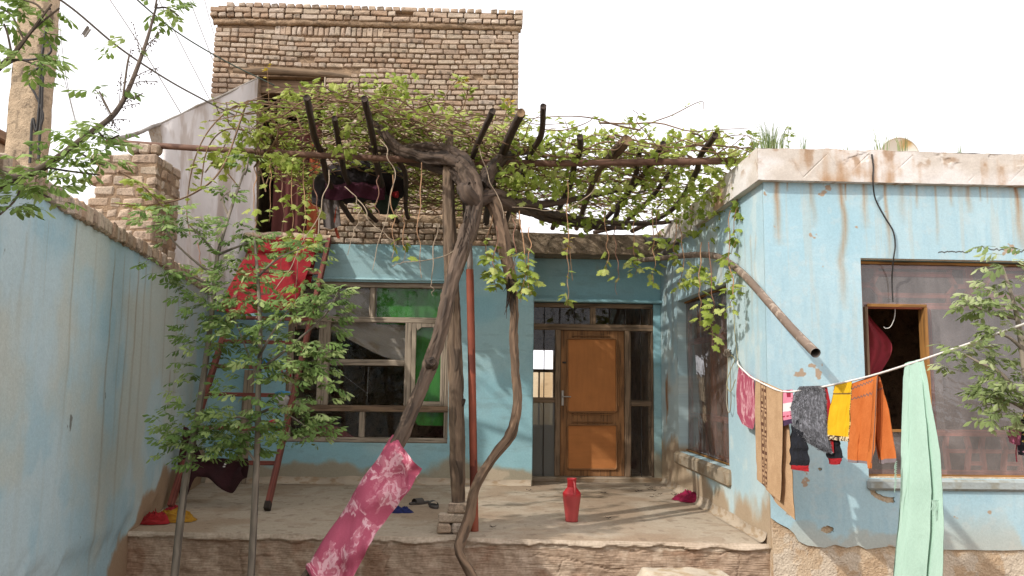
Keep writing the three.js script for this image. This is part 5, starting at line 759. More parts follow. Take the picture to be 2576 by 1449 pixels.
  pm('string_loop', tube([onX(1832, 890, X), onX(1830, 950, X - 0.02), onX(1828, 1010, X - 0.02), onX(1834, 1038, X - 0.02), onX(1839, 1010, X - 0.02), onX(1837, 950, X - 0.02), onX(1836, 895, X)], 0.005, { rn: 5, seg: 50 }), std('#9a937f'), rc); pm('string_loop', tube([onX(1836, 890, X), onX(1848, 905, X - 0.02), onX(1838, 930, X - 0.02), onX(1828, 965, X - 0.02), onX(1838, 985, X - 0.03), onX(1850, 955, X - 0.02)], 0.004, { rn: 5, seg: 50 }), std('#a59a6f'), rc);
}
// ---- satellite dish and stones on the wing roof
{
  const c = onZ(2262, 399, -8.6), d = thing('satellite_dish', 'stained white satellite dish showing over the wing roof edge', 'dish', [c.x, 3.38, -8.6]), R0 = 0.235, cy = c.y - 3.38;
  const dt = tex(256, 256, (u, v) => { const s = sm(0.2, 0.06, Math.hypot(u - 0.68, v - 0.86) + (fbm(u * 8, v * 8, 4, 331) - 0.5) * 0.16); return mix3([226, 222, 212], [196, 158, 92], s * 0.75); });
  const dg = sheet(40, 10, (u, v) => { const a = u * Math.PI * 2, r = v * R0; return V3(Math.cos(a) * r, Math.sin(a) * r, -0.05 * (1 - v * v) * 1.4); }); dg.rotateX(0.15); const dp = dg.attributes.position, du = dg.attributes.uv; for (let i = 0; i < dp.count; i++) du.setXY(i, dp.getX(i) / 0.5 + 0.5, dp.getY(i) / 0.5 + 0.5); dg.translate(0, cy, 0); mesh('dish_bowl', dg, std('#ffffff', { map: dt, roughness: 0.5 }), d);
  const rim = []; for (let k = 0; k < 40; k++) { const a = k / 40 * Math.PI * 2; const q = V3(Math.cos(a) * R0, Math.sin(a) * R0, 0).applyAxisAngle(V3(1, 0, 0), 0.15); rim.push(q.add(V3(0, cy, 0))); } mesh('dish_rim', tube(rim, 0.007, { rn: 6, seg: 80, closed: true, cap: false }), std('#c9c4ba'), d); mesh('dish_stand', tube([V3(0, 0, -0.2), V3(0, cy * 0.7, -0.16), V3(0, cy, -0.06)], 0.02, { rn: 8 }), M.greyPipe, d); mesh('dish_arm', tube([V3(0, cy - R0 * 0.9, 0.0), V3(0.05, cy - 0.05, 0.3)], 0.008, { rn: 6 }), M.greyPipe, d);
  const st = onZ(2176, 379, -6.9); const sg = sheet(20, 12, (u, v) => { const a = u * Math.PI * 2, e = v * Math.PI, uu = u === 1 ? 0 : u; const k = 1 + (fbm(Math.cos(uu * 6.283) * 2 + 5, v * 4 + Math.sin(uu * 6.283) * 2, 3, 341) - 0.5) * 0.5; return V3(Math.sin(e) * Math.cos(a) * 0.085 * k, Math.cos(e) * 0.035 * k, Math.sin(e) * Math.sin(a) * 0.06 * k); }); sg.translate(st.x, 3.41, -6.9); tag(mesh('roof_stone', sg, M.mudPale), 'flat pale stone weighing down the wing roof edge', 'stone');
}

// ---------------------------------------------------------------- clothes line
const ropeV = [[1858, 918, 7.3], [1885, 945, 7.0], [1910, 960, 6.75], [1965, 984, 6.4], [2020, 982, 6.15], [2075, 972, 5.9], [2140, 958, 5.62], [2210, 940, 5.36], [2320, 905, 4.98], [2450, 860, 4.55], [2576, 815, 4.2], [2800, 735, 3.7], [3100, 640, 3.2]];
function ropeAt(vx) { let i = 0; while (i < ropeV.length - 2 && ropeV[i + 1][0] < vx) i++; const a = ropeV[i], b = ropeV[i + 1], t = (vx - a[0]) / (b[0] - a[0]); return [mix(a[1], b[1], t), mix(a[2], b[2], t)]; }
tag(mesh('clothes_line', tube([V3(XW + 0.0, at(1850, 905, 7.5).y, -7.55), ...ropeV.map(q => at(...q)), at(3400, 560, 2.9)], 0.0075, { rn: 7, seg: 120 }), M.rope), 'white rope clothes line sagging from the wing wall across the yard', 'clothes line');
// a garment hung in the plane of the line: rows of [xL, yL, xR, yR], closed front and back with some body
function panel(rows, o = {}) {
  const { T: th = 0.02, nu = 28, nv = 40, fold = () => 0, dd = 0 } = o, n = rows.length - 1;
  const row = v => { const f = v * n, i = Math.min(n - 1, Math.floor(f)), t = f - i, s = t * t * (3 - 2 * t), a = rows[i], b = rows[i + 1]; return [0, 1, 2, 3].map(k => mix(a[k], b[k], (t + s) / 2)); };
  return sheet(nu * 2, nv, (u, v) => {
    const back = u > 0.5, w = back ? 2 - 2 * u : 2 * u, r = row(v), x = mix(r[0], r[2], w), y = mix(r[1], r[3], w), d = ropeAt(x)[1] + dd;
    const body = th * Math.sqrt(Math.max(0, 1 - (2 * w - 1) ** 2)) * (0.4 + 0.6 * sm(0, 0.15, v)) + 0.006; const p = at(x, y, d); p.z += (back ? -body : body) + fold(w, v) + 0.03 * (fbm(w * 4 + rows[0][0], v * 6 + w * 2, 4, 577) - 0.5) * sm(0, 0.1, v); return p;
  });
}
const frontUV = g => { const uv = g.attributes.uv; for (let i = 0; i < uv.count; i++) { const u = uv.getX(i); uv.setXY(i, u > 0.5 ? 2 - 2 * u : 2 * u, 1 - uv.getY(i)); } return g; };
const weaveM = (t, o = {}) => std('#ffffff', { map: t, bumpMap: T.weave, bumpScale: 0.003, roughness: 0.95, ...o });
const floral = (a, b, c, s, sd) => tex(512, 512, (u, v) => { const x = u * s, y = v * s, wx = fbm(x * 2.2, y * 2.2, 4, sd) * 2.4, wy = fbm(x * 2.2 + 7, y * 2.2, 4, sd + 3) * 2.4, n = fbm(x * 2.4 + wx, y * 2.4 + wy, 5, sd + 5), e = fbm(x * 7 + wx * 2, y * 7 + wy * 2, 4, sd + 9); let k = mix3(a, b, sm(0.4, 0.54, n)); k = mix3(k, c, sm(0.45, 0.56, n) * sm(0.4, 0.56, e)); return k.map(q => q + (vn(x * 60, y * 60, 3) - 0.5) * 10); });
{
  const pinkT = floral([170, 76, 98], [188, 112, 126], [212, 164, 168], 3.2, 501);
  const t1 = tag(mesh('pink_towel', frontUV(panel([[1860, 920, 1872, 932], [1855, 940, 1897, 952], [1852, 990, 1899, 1000], [1854, 1040, 1899, 1050], [1866, 1066, 1897, 1076], [1884, 1076, 1893, 1080]], { T: 0.02, fold: (u, v) => 0.012 * Math.sin(u * 9 + v * 2) })), weaveM(pinkT)), 'pink floral towel at the wall end of the clothes line', 'towel');
  // brown shawl with a stepped fret border
  const fret = (x, y) => { const p = (y * 5) % 1, q = x * 6, i = Math.floor(y * 5) % 2; const cell = [[1, 1, 1, 1, 1, 1], [1, 0, 0, 0, 0, 1], [1, 0, 1, 1, 0, 1], [1, 0, 1, 0, 0, 1], [1, 0, 1, 1, 1, 1], [0, 0, 0, 0, 0, 0], [1, 1, 1, 1, 1, 0], [0, 0, 0, 0, 1, 0]]; const r = cell[Math.floor(p * 8)], c = Math.floor(clamp(i ? 5.99 - q : q, 0, 5.99)); return r[c]; };
  const shT = tex(512, 1024, (u, v) => { const n = fbm(u * 8, v * 12, 4, 511), f = vn(u * 160, v * 300, 512); let c = [186, 152, 116]; const b = (u - 0.16) / 0.22; if (b > 0 && b < 1) { const line = Math.abs(b - 0.05) < 0.04 || Math.abs(b - 0.95) < 0.04 || (Math.abs(b - 0.5) < 0.03); const a = b < 0.47 ? b / 0.47 : (b - 0.53) / 0.47; if (line || (a > 0.06 && a < 0.94 && fret(clamp((a - 0.06) / 0.88), (b < 0.47 ? v : v + 0.05)))) c = [96, 62, 44]; } return c.map(q => q + (n - 0.5) * 24 + (f - 0.5) * 26); });
  const sh = thing('brown_shawl', 'tan wool shawl with a dark brown fret border on the clothes line', 'shawl', at(1935, 1100, 6.6).toArray());
  pm('shawl_back', frontUV(panel([[1908, 962, 1972, 986], [1912, 1060, 1985, 1080], [1916, 1160, 1990, 1190], [1918, 1215, 1993, 1270], [1925, 1232, 1995, 1306]], { T: 0.006, dd: 0.06, fold: (u, v) => 0.05 * v * Math.sin(u * 7 + 1) })), weaveM(shT), sh);
  pm('shawl_front', frontUV(panel([[1899, 952, 1967, 982], [1898, 1020, 1966, 1050], [1899, 1090, 1967, 1120], [1901, 1160, 1965, 1190], [1903, 1206, 1962, 1262]], { T: 0.008, fold: (u, v) => 0.02 + 0.02 * v * Math.sin(u * 6) })), weaveM(shT), sh);
  // child's pink top with hearts
  const heart = (x, y) => { const a = x * x + y * y - 1; return a * a * a - x * x * y * y * y < 0; };
  const htT = tex(256, 512, (u, v) => { let c = [222, 138, 158]; if (v < 0.2) c = [70, 44, 76]; else if (v > 0.46 && v < 0.6 + 0.05 * u) c = [232, 222, 220]; else if (v > 0.8 && u > 0.4 && u < 0.75) c = [150, 34, 60]; if (v > 0.26 && v < 0.42) { const k = u * 3.2, i = k - Math.floor(k); if (heart((i - 0.5) * 3.2, (v - 0.34 - 0.0) * 34)) c = [168, 30, 60]; } const n = vn(u * 90, v * 160, 521); return c.map(q => q + (n - 0.5) * 22); });
  tag(mesh('child_shirt', frontUV(panel([[1966, 982, 1994, 980], [1963, 1010, 1996, 1010], [1965, 1050, 1994, 1045], [1968, 1072, 1996, 1062]], { T: 0.015 })), weaveM(htT)), "child's pink top with a white band, small hearts and purple hem", 'shirt');
  // fuzzy grey jacket with navy sleeves and red lining
  const jk = thing('fuzzy_jacket', 'fuzzy grey jacket with navy sleeves and red lining on the clothes line', 'jacket', at(2040, 1050, 6.05).toArray());
  const rows = [[2012, 972, 2066, 970], [1996, 995, 2074, 990], [1986, 1025, 2076, 1025], [1988, 1060, 2077, 1060], [2002, 1090, 2080, 1090], [2030, 1112, 2083, 1114], [2068, 1134, 2086, 1136]], furT = tex(256, 256, (u, v) => { const n = fbm(u * 30, v * 18, 4, 531), k = 60 + n * 130; return [k, k, k * 1.05]; });
  pm('jacket_body', frontUV(panel(rows, { T: 0.05 })), std('#ffffff', { map: furT, bumpMap: T.fine, bumpScale: 0.03 }), jk);
  { const pos = [], col = [], r = rngOf(53); for (let i = 0; i < 4200; i++) { const v = r(), w = r(), n = rows.length - 1, f = v * n, k = Math.min(n - 1, Math.floor(f)), t = f - k, q = [0, 1, 2, 3].map(m => mix(rows[k][m], rows[k + 1][m], t)); const x = mix(q[0], q[2], w), y = mix(q[1], q[3], w), p = at(x, y, ropeAt(x)[1]); p.z += 0.05 * Math.sqrt(Math.max(0, 1 - (2 * w - 1) ** 2)); const a = r() * 6.283, L = 0.012 + r() * 0.02, d = V3(Math.cos(a) * 0.6 + (w - 0.5), -0.5 + Math.sin(a) * 0.6, 0.5 + r() * 0.5).normalize(), s = V3(-d.y, d.x, 0).normalize().multiplyScalar(0.0022), e = p.clone().addScaledVector(d, L); for (const g of [p.clone().add(s), p.clone().sub(s), e]) pos.push(g.x, g.y, g.z); const c = 0.05 + 0.42 * r() * r(); for (let m = 0; m < 3; m++) col.push(c, c, c * 1.06); }
    const g = new THREE.BufferGeometry(); g.setAttribute('position', new THREE.Float32BufferAttribute(pos, 3)); g.setAttribute('color', new THREE.Float32BufferAttribute(col, 3)); g.computeVertexNormals(); const P = off(jk); g.translate(-P.x, -P.y, -P.z); stuff(mesh('fur', g, std('#ffffff', { vertexColors: true }), jk)); }
  const navy = cloth('#20232f', { bumpMap: T.fine, bumpScale: 0.02 }), redL = cloth('#c01d26');
  pm('lining', frontUV(panel([[2066, 974, 2076, 974], [2064, 1010, 2084, 1010], [2064, 1050, 2088, 1050], [2074, 1100, 2090, 1100], [2082, 1136, 2092, 1138]], { T: 0.012, dd: 0.03, fold: u => 0.03 })), redL, jk);
  pm('sleeve', frontUV(panel([[1996, 1050, 2018, 1062], [1992, 1085, 2024, 1090], [1988, 1130, 2032, 1132], [1988, 1170, 2036, 1172]], { T: 0.04, fold: (u, v) => 0.012 * Math.sin(v * 24) })), navy, jk); pm('cuff', frontUV(panel([[1990, 1168, 2034, 1170], [1990, 1180, 2034, 1186]], { T: 0.036, nv: 6 })), redL, jk);
  pm('sleeve', frontUV(panel([[2074, 1090, 2100, 1085], [2080, 1120, 2112, 1118], [2081, 1152, 2119, 1150]], { T: 0.04, dd: 0.05, fold: (u, v) => 0.01 * Math.sin(v * 20) })), navy, jk); pm('cuff', frontUV(panel([[2083, 1150, 2117, 1149], [2088, 1168, 2112, 1166]], { T: 0.036, dd: 0.05, nv: 6 })), redL, jk);
  // yellow top, leopard hem
  const lep = (u, v) => { const a = fbm(u * 26, v * 40, 3, 541); return a > 0.5 ? [60, 42, 30] : [222, 202, 164]; };
  const yT = tex(256, 256, (u, v) => { const n = fbm(u * 10, v * 10, 4, 542); if (v < 0.09) return lep(u, v); let c = [226, 176, 18]; if (Math.abs(v - 0.7) < 0.012) c = [120, 92, 40]; if (u > 0.93) c = mix3(c, lep(u, v * 2), 0.7); return c.map(q => q + (n - 0.5) * 20); });
  tag(mesh('yellow_blouse', frontUV(panel([[2102, 966, 2142, 957], [2098, 985, 2140, 982], [2090, 1020, 2138, 1030], [2082, 1070, 2137, 1075], [2075, 1104, 2136, 1111]], { T: 0.03, fold: (u, v) => 0.018 * v * Math.sin(u * 13) })), weaveM(yT)), 'bright yellow child blouse with a leopard-spotted hem on the line', 'blouse');
  // orange sweater
  const oT = tex(512, 512, (u, v) => { const n = fbm(u * 6, v * 6, 5, 551), f = vn(u * 140, v * 140, 552); let c = [196, 106, 46]; const w = 0.01 * Math.sin(u * 60); for (const y of [0.93 + u * 0.03, 0.80 + u * 0.04]) if (Math.abs(v - y + w) < 0.009) c = [120, 92, 84]; if (v < 0.05) c = [128, 116, 118]; return c.map(q => q + (n - 0.5) * 28 + (f - 0.5) * 14); });
  const og = thing('orange_sweater', 'orange fleece sweater with grey hem and dark seams on the line', 'sweater', at(2190, 1050, 5.4).toArray());
  pm('sweater_body', frontUV(panel([[2142, 966, 2208, 943], [2138, 1010, 2204, 1000], [2136, 1060, 2200, 1060], [2133, 1120, 2194, 1125], [2132, 1162, 2190, 1166]], { T: 0.045, fold: (u, v) => 0.03 * v * Math.sin(u * 11) })), weaveM(oT), og);
  pm('sleeve', frontUV(panel([[2200, 946, 2212, 948], [2196, 990, 2220, 985], [2196, 1040, 2236, 1030], [2200, 1100, 2246, 1095], [2212, 1166, 2256, 1158]], { T: 0.04, dd: 0.03, fold: (u, v) => 0.02 * v * Math.sin(u * 9 + 2) })), weaveM(oT), og);
  pm('front_placket', frontUV(panel([[2198, 950, 2207, 945], [2194, 1040, 2204, 1040], [2186, 1130, 2198, 1130], [2182, 1178, 2192, 1178]], { T: 0.006, dd: -0.05 })), std('#cf7332', { bumpMap: T.weave, bumpScale: 0.003 }), og); pm('seam', tube([at(2207, 946, 5.3), at(2204, 1000, 5.3), at(2201, 1060, 5.31), at(2197, 1120, 5.32), at(2193, 1165, 5.33)], 0.0035, { rn: 5, seg: 30 }), std('#7a5648'), og);
  // mint shawl
  const mT = tex(256, 512, (u, v) => {  const n = fbm(u * 6, v * 10, 4, 561), f = vn(u * 120, v * 240, 562); return [176, 206, 188].map(q => q + (n - 0.5) * 16 + (f - 0.5) * 10); });
  const ms = thing('mint_shawl', 'long mint green fringed shawl gathered over the clothes line', 'shawl', at(2300, 1200, 5).toArray()), mintM = weaveM(mT);
  const mr = [[2276, 914, 2320, 903], [2270, 970, 2332, 962], [2264, 1060, 2346, 1050], [2260, 1150, 2358, 1140], [2256, 1240, 2366, 1230], [2250, 1330, 2366, 1330], [2242, 1420, 2362, 1420], [2232, 1520, 2358, 1520], [2222, 1600, 2352, 1600]];
  const mf = (u, v) => 0.05 * Math.sin(u * 12.5 + 0.6 + v * 0.7) * (0.25 + 0.75 * sm(0, 0.5, v)) + 0.016 * Math.sin(u * 21 + 2 + v) * sm(0.1, 0.5, v)  + 0.01 * (fbm(u * 5, v * 8, 3, 564) - 0.5);
  pm('shawl_cloth', frontUV(panel(mr, { T: 0.03, nu: 80, nv: 80, fold: mf })), mintM, ms);
  const r = rngOf(57), fr = []; for (let i = 0; i < 16; i++) { const x = 2344 + i * 1.4, y = 1258; fr.push(tube([at(x, y, 4.84), at(x + rr(-2, 3, r), y + 14, 4.84), at(x + rr(-4, 5, r), y + rr(22, 48, r), 4.84)], 0.0022, { rn: 4, seg: 6 })); } for (let i = 0; i < 14; i++) { const x = 2257 - i * 0.1, y = 1160 + i * 5; fr.push(tube([at(x, y, 5.1), at(x - 4, y + 4, 5.1), at(x - rr(4, 7, r), y + 14, 5.1)], 0.0022, { rn: 4, seg: 6 })); } pm('fringe', fr, mintM, ms);
  // dark patterned garment at the right end
  const bT = tex(512, 512, (u, v) => { const gx = u * 9, gy = v * 10, i = Math.floor(gx), j = Math.floor(gy), a = gx - i - 0.5, b = gy - j - 0.5, h = hash(i, j, 571), on = Math.abs(a) + Math.abs(b) * 1.2 < 0.32 && b > -0.1 + Math.abs(a) * 0.2 - 0.1; return on ? (h < 0.4 ? [214, 150, 170] : h < 0.7 ? [220, 214, 214] : [196, 168, 90]) : [30, 27, 36]; });
  const dk = thing('dark_dress', 'dark printed child dress with pink lining at the far end of the line', 'dress', at(2620, 980, 4.1).toArray());
  pm('dress_body', frontUV(panel([[2604, 806, 2700, 770], [2596, 900, 2690, 890], [2584, 1000, 2690, 1000], [2566, 1062, 2690, 1070], [2562, 1100, 2690, 1100], [2560, 1144, 2690, 1150]], { T: 0.04, fold: (u, v) => 0.02 * v * Math.sin(u * 14) })), weaveM(bT), dk); pm('pink_lining', frontUV(panel([[2558, 1060, 2568, 1060], [2543, 1080, 2566, 1078], [2540, 1100, 2564, 1100], [2544, 1112, 2562, 1120]], { T: 0.02, nv: 16 })), cloth('#c9708f'), dk); pm('drawstring', tube([at(2558, 1118, 4.2), at(2556, 1140, 4.2), at(2558, 1162, 4.2)], 0.003, { rn: 5 }), cloth('#8a2030'), dk);
}
// ---- grapevine trunks; the pink sheet lies over the near one
const trunkA = [[640, 1640, 5.55], [720, 1530, 5.7], [795, 1432, 5.9], [870, 1315, 6.1], [940, 1205, 6.3], [1005, 1105, 6.45], [1045, 1010, 6.58], [1085, 912, 6.72], [1108, 830, 6.85], [1130, 735, 6.97], [1158, 640, 7.1], [1186, 555, 7.22], [1196, 490, 7.3], [1180, 440, 7.36], [1150, 404, 7.45]].map(q => at(...q));
{
  const pt = floral([166, 74, 96], [184, 108, 122], [212, 166, 172], 4.4, 581), t = thing('pink_bedsheet', 'pink floral bedsheet draped over the leaning vine trunk', 'sheet', at(920, 1300, 6.2).toArray());
  const c = new THREE.CatmullRomCurve3([[780, 1452, 5.86], [795, 1430, 5.9], [870, 1312, 6.1], [940, 1202, 6.3], [998, 1118, 6.43]].map(q => at(...q)));
  const g = sheet(60, 46, (u, v) => { // u along the trunk, v from the hidden edge over the top to the free hem
    const p = c.getPoint(u), rad = 0.075; const e = mix(-0.42, 0.36 + 0.02 * Math.sin(u * 9) + 0.02 * fbm(u * 14, 1, 3, 584), v); let o;
    const arc = rad * Math.PI * 0.5; const side = V3(0.66, -0.62, 0.10), bk = V3(0.35, -0.9, -0.12);
    if (e < -arc) o = V3(-0.02, 0.0, -rad).addScaledVector(bk, -e - arc); else if (e > arc) o = V3(rad * 0.55, -rad * 0.1, rad).addScaledVector(side, e - arc); else { const a = e / rad; o = V3(-0.035 * Math.cos(a) + Math.max(0, Math.sin(a)) * rad * 0.55, Math.cos(a) * rad * 0.9 - Math.max(0, Math.sin(a)) * rad * 0.1, Math.sin(a) * rad); }
    const w = sm(0.02, 0.3, e), f = (0.03 * Math.sin(u * 11 + e * 9) + 0.018 * Math.sin(u * 23 - e * 14 + 1) + 0.05 * (fbm(u * 9 + e * 6, v * 4, 4, 583) - 0.5)) * (0.4 + 1.5 * w) + 0.012 * Math.abs(Math.sin(u * 17 - e * 20)); return p.add(o).add(V3(0, 0, f)).add(V3(0.0, 0.012 * Math.sin(u * 21) * (1 - w), 0)); }, [1.7, 1]);
  pm('sheet_cloth', g, std('#ffffff', { map: pt, bumpMap: T.weave, bumpScale: 0.002, roughness: 0.85 }), t);
}

// ---------------------------------------------------------------- plants
// leaf shapes: a lobed vine leaf and a compound ash leaf
function leafGeo(out, fold = 0.25) { // outline in xy from the stalk at the origin, +y to the tip; folded along the midrib
  const pos = [], uv = []; const P = out.map(([x, y]) => [x, y, -Math.abs(x) * fold - y * y * 0.16]);
  for (let i = 0; i + 1 < P.length; i++) { const m = [0, 0.34, 0]; pos.push(...m, ...P[i], ...P[i + 1]); uv.push(0.5, 0.3, P[i][0] + 0.5, P[i][1], P[i + 1][0] + 0.5, P[i + 1][1]); }
  const g = new THREE.BufferGeometry(); g.setAttribute('position', new THREE.Float32BufferAttribute(pos, 3)); g.setAttribute('uv', new THREE.Float32BufferAttribute(uv, 2)); g.computeVertexNormals(); return g;
}
const vineLeaf = s => { const r = rngOf(s), o = [], k = [[0, 0.0], [0.12, -0.16], [0.34, -0.16], [0.3, 0.02], [0.5, 0.12], [0.34, 0.22], [0.56, 0.5], [0.36, 0.44], [0.34, 0.6], [0.2, 0.55], [0.2, 0.78], [0, 1.02]]; for (const [x, y] of k) o.push([x * (1 + (r() - 0.5) * 0.2), y + (r() - 0.5) * 0.05]); for (const [x, y] of k.slice(0, -1).reverse()) o.push([-x * (1 + (r() - 0.5) * 0.2), y + (r() - 0.5) * 0.05]); return leafGeo(o, 0.2 + r() * 0.35); };
const leaflet = (len, w, droop) => { const o = [[0, 0], [w * 0.5, len * 0.25], [w, len * 0.52], [w * 0.62, len * 0.8], [0, len], [-w * 0.62, len * 0.8], [-w, len * 0.52], [-w * 0.5, len * 0.25], [0, 0]]; const pos = []; for (let i = 0; i + 1 < o.length; i++) { const f = p => [p[0], p[1], -Math.abs(p[0]) * 0.35 - p[1] * p[1] * droop]; pos.push(...[0, len * 0.5, -len * len * 0.25 * droop], ...f(o[i]), ...f(o[i + 1])); } const g = new THREE.BufferGeometry(); g.setAttribute('position', new THREE.Float32BufferAttribute(pos, 3)); g.setAttribute('uv', new THREE.Float32BufferAttribute(new Float32Array(pos.length / 3 * 2), 2)); g.computeVertexNormals(); return g; };
const ashLeaf = s => { const r = rngOf(s), gs = [], n = 2 + Math.floor(r() * 2); const put = (x, y, a, L) => { const g = leaflet(L, L * rr(0.19, 0.25, r), 0.5); g.rotateY((r() - 0.5) * 0.9); g.rotateX(-0.2 - r() * 0.3); g.rotateZ(a); g.translate(x, y, -y * y * 0.3); gs.push(g); }; put(0, 0.62, 0, 0.46); for (let i = 0; i < n; i++) { const y = 0.24 + i * 0.19; put(0, y, -1.0 - r() * 0.2, rr(0.36, 0.46, r)); put(0, y, 1.0 + r() * 0.2, rr(0.36, 0.46, r)); } const st = tube([V3(0, 0, 0), V3(0, 0.35, -0.03), V3(0, 0.66, -0.13)], 0.008, { rn: 3, seg: 3, cap: false }); gs.push(st); return mergeGeometries(gs); };
const VL = [1, 2, 3, 4, 5, 6].map(k => vineLeaf(600 + k)), AL = [1, 2, 3, 4, 5].map(k => ashLeaf(620 + k));
const leafMat = (c, t = 0.42) => phy(c, { transmission: t, thickness: 0, roughness: 0.85, specularIntensity: 0.35 });
const vineTone = ['#91a040', '#9fae4c', '#82943a', '#b0ba60', '#98a648', '#bcc272'].map(c => leafMat(c)), ashTone = ['#677f40', '#748e4a', '#5c763a', '#889c5a', '#6c8545', '#9cac6c'].map(c => leafMat(c, 0.32));
const UPV = V3(0, 1, 0);
// leaves: {p, dir, n, s}; the largest become parts of the plant, the rest one mass
function leaves(list, geos, tones, parent, most, seed, name = 'leaf') {
  const r = rngOf(seed), P = off(parent), M4 = new THREE.Matrix4(), X = V3(0, 0, 0), Y = V3(0, 0, 0), Z = V3(0, 0, 0), rest = geos.map(() => []);
  list.sort((a, b) => b.s / b.p.distanceTo(camera.position) - a.s / a.p.distanceTo(camera.position)); let n = 0;
  for (const l of list) {
    Y.copy(l.dir).normalize(); Z.copy(l.n).addScaledVector(Y, -l.n.dot(Y)); if (Z.lengthSq() < 1e-5) Z.set(Y.y, -Y.x, 0.3); Z.normalize(); X.crossVectors(Y, Z);
    M4.makeBasis(X, Y, Z).setPosition(l.p.x - P.x, l.p.y - P.y, l.p.z - P.z).scale(V3(l.s, l.s, l.s)); const gi = Math.floor(r() * geos.length), ti = Math.floor(r() * tones.length);
    if (n < most) { const o = new THREE.Mesh(geos[gi], tones[ti]); o.name = name; o.applyMatrix4(M4); o.castShadow = o.receiveShadow = true; parent.add(o); n++; } else rest[gi].push([M4.clone(), tones[ti].color]);
  }
  const white = leafMat('#ffffff', tones[0].transmission);
  rest.forEach((q, i) => { if (!q.length) return; const im = new THREE.InstancedMesh(geos[i], white, q.length); q.forEach(([m, c], k) => { im.setMatrixAt(k, m); im.setColorAt(k, c); }); im.name = 'foliage'; im.castShadow = im.receiveShadow = true; stuff(im); parent.add(im); });
}
// leaves along a twig
function twigLeaves(out, pts, n, s0, s1, r, o = {}) {
  const c = new THREE.CatmullRomCurve3(pts);
  for (let i = 0; i < n; i++) { const t = mix(o.from ?? 0.15, 1, Math.pow(r(), o.pow ?? 0.8)), p = c.getPoint(t), a = r() * 6.283, d = V3(Math.cos(a), (o.up ?? 0.1) + (r() - 0.5) * 0.9, Math.sin(a)), st = (o.stalk ?? 0.03) * (0.5 + r()); p.addScaledVector(d.clone().normalize(), st); out.push({ p, dir: d.clone().add(V3(0, (o.hang ?? -0.35), 0)), n: V3((r() - 0.5) * 1.6, 0.9 + r() * 0.5, (r() - 0.2) * 1.6), s: mix(s0, s1, r()) }); }
}
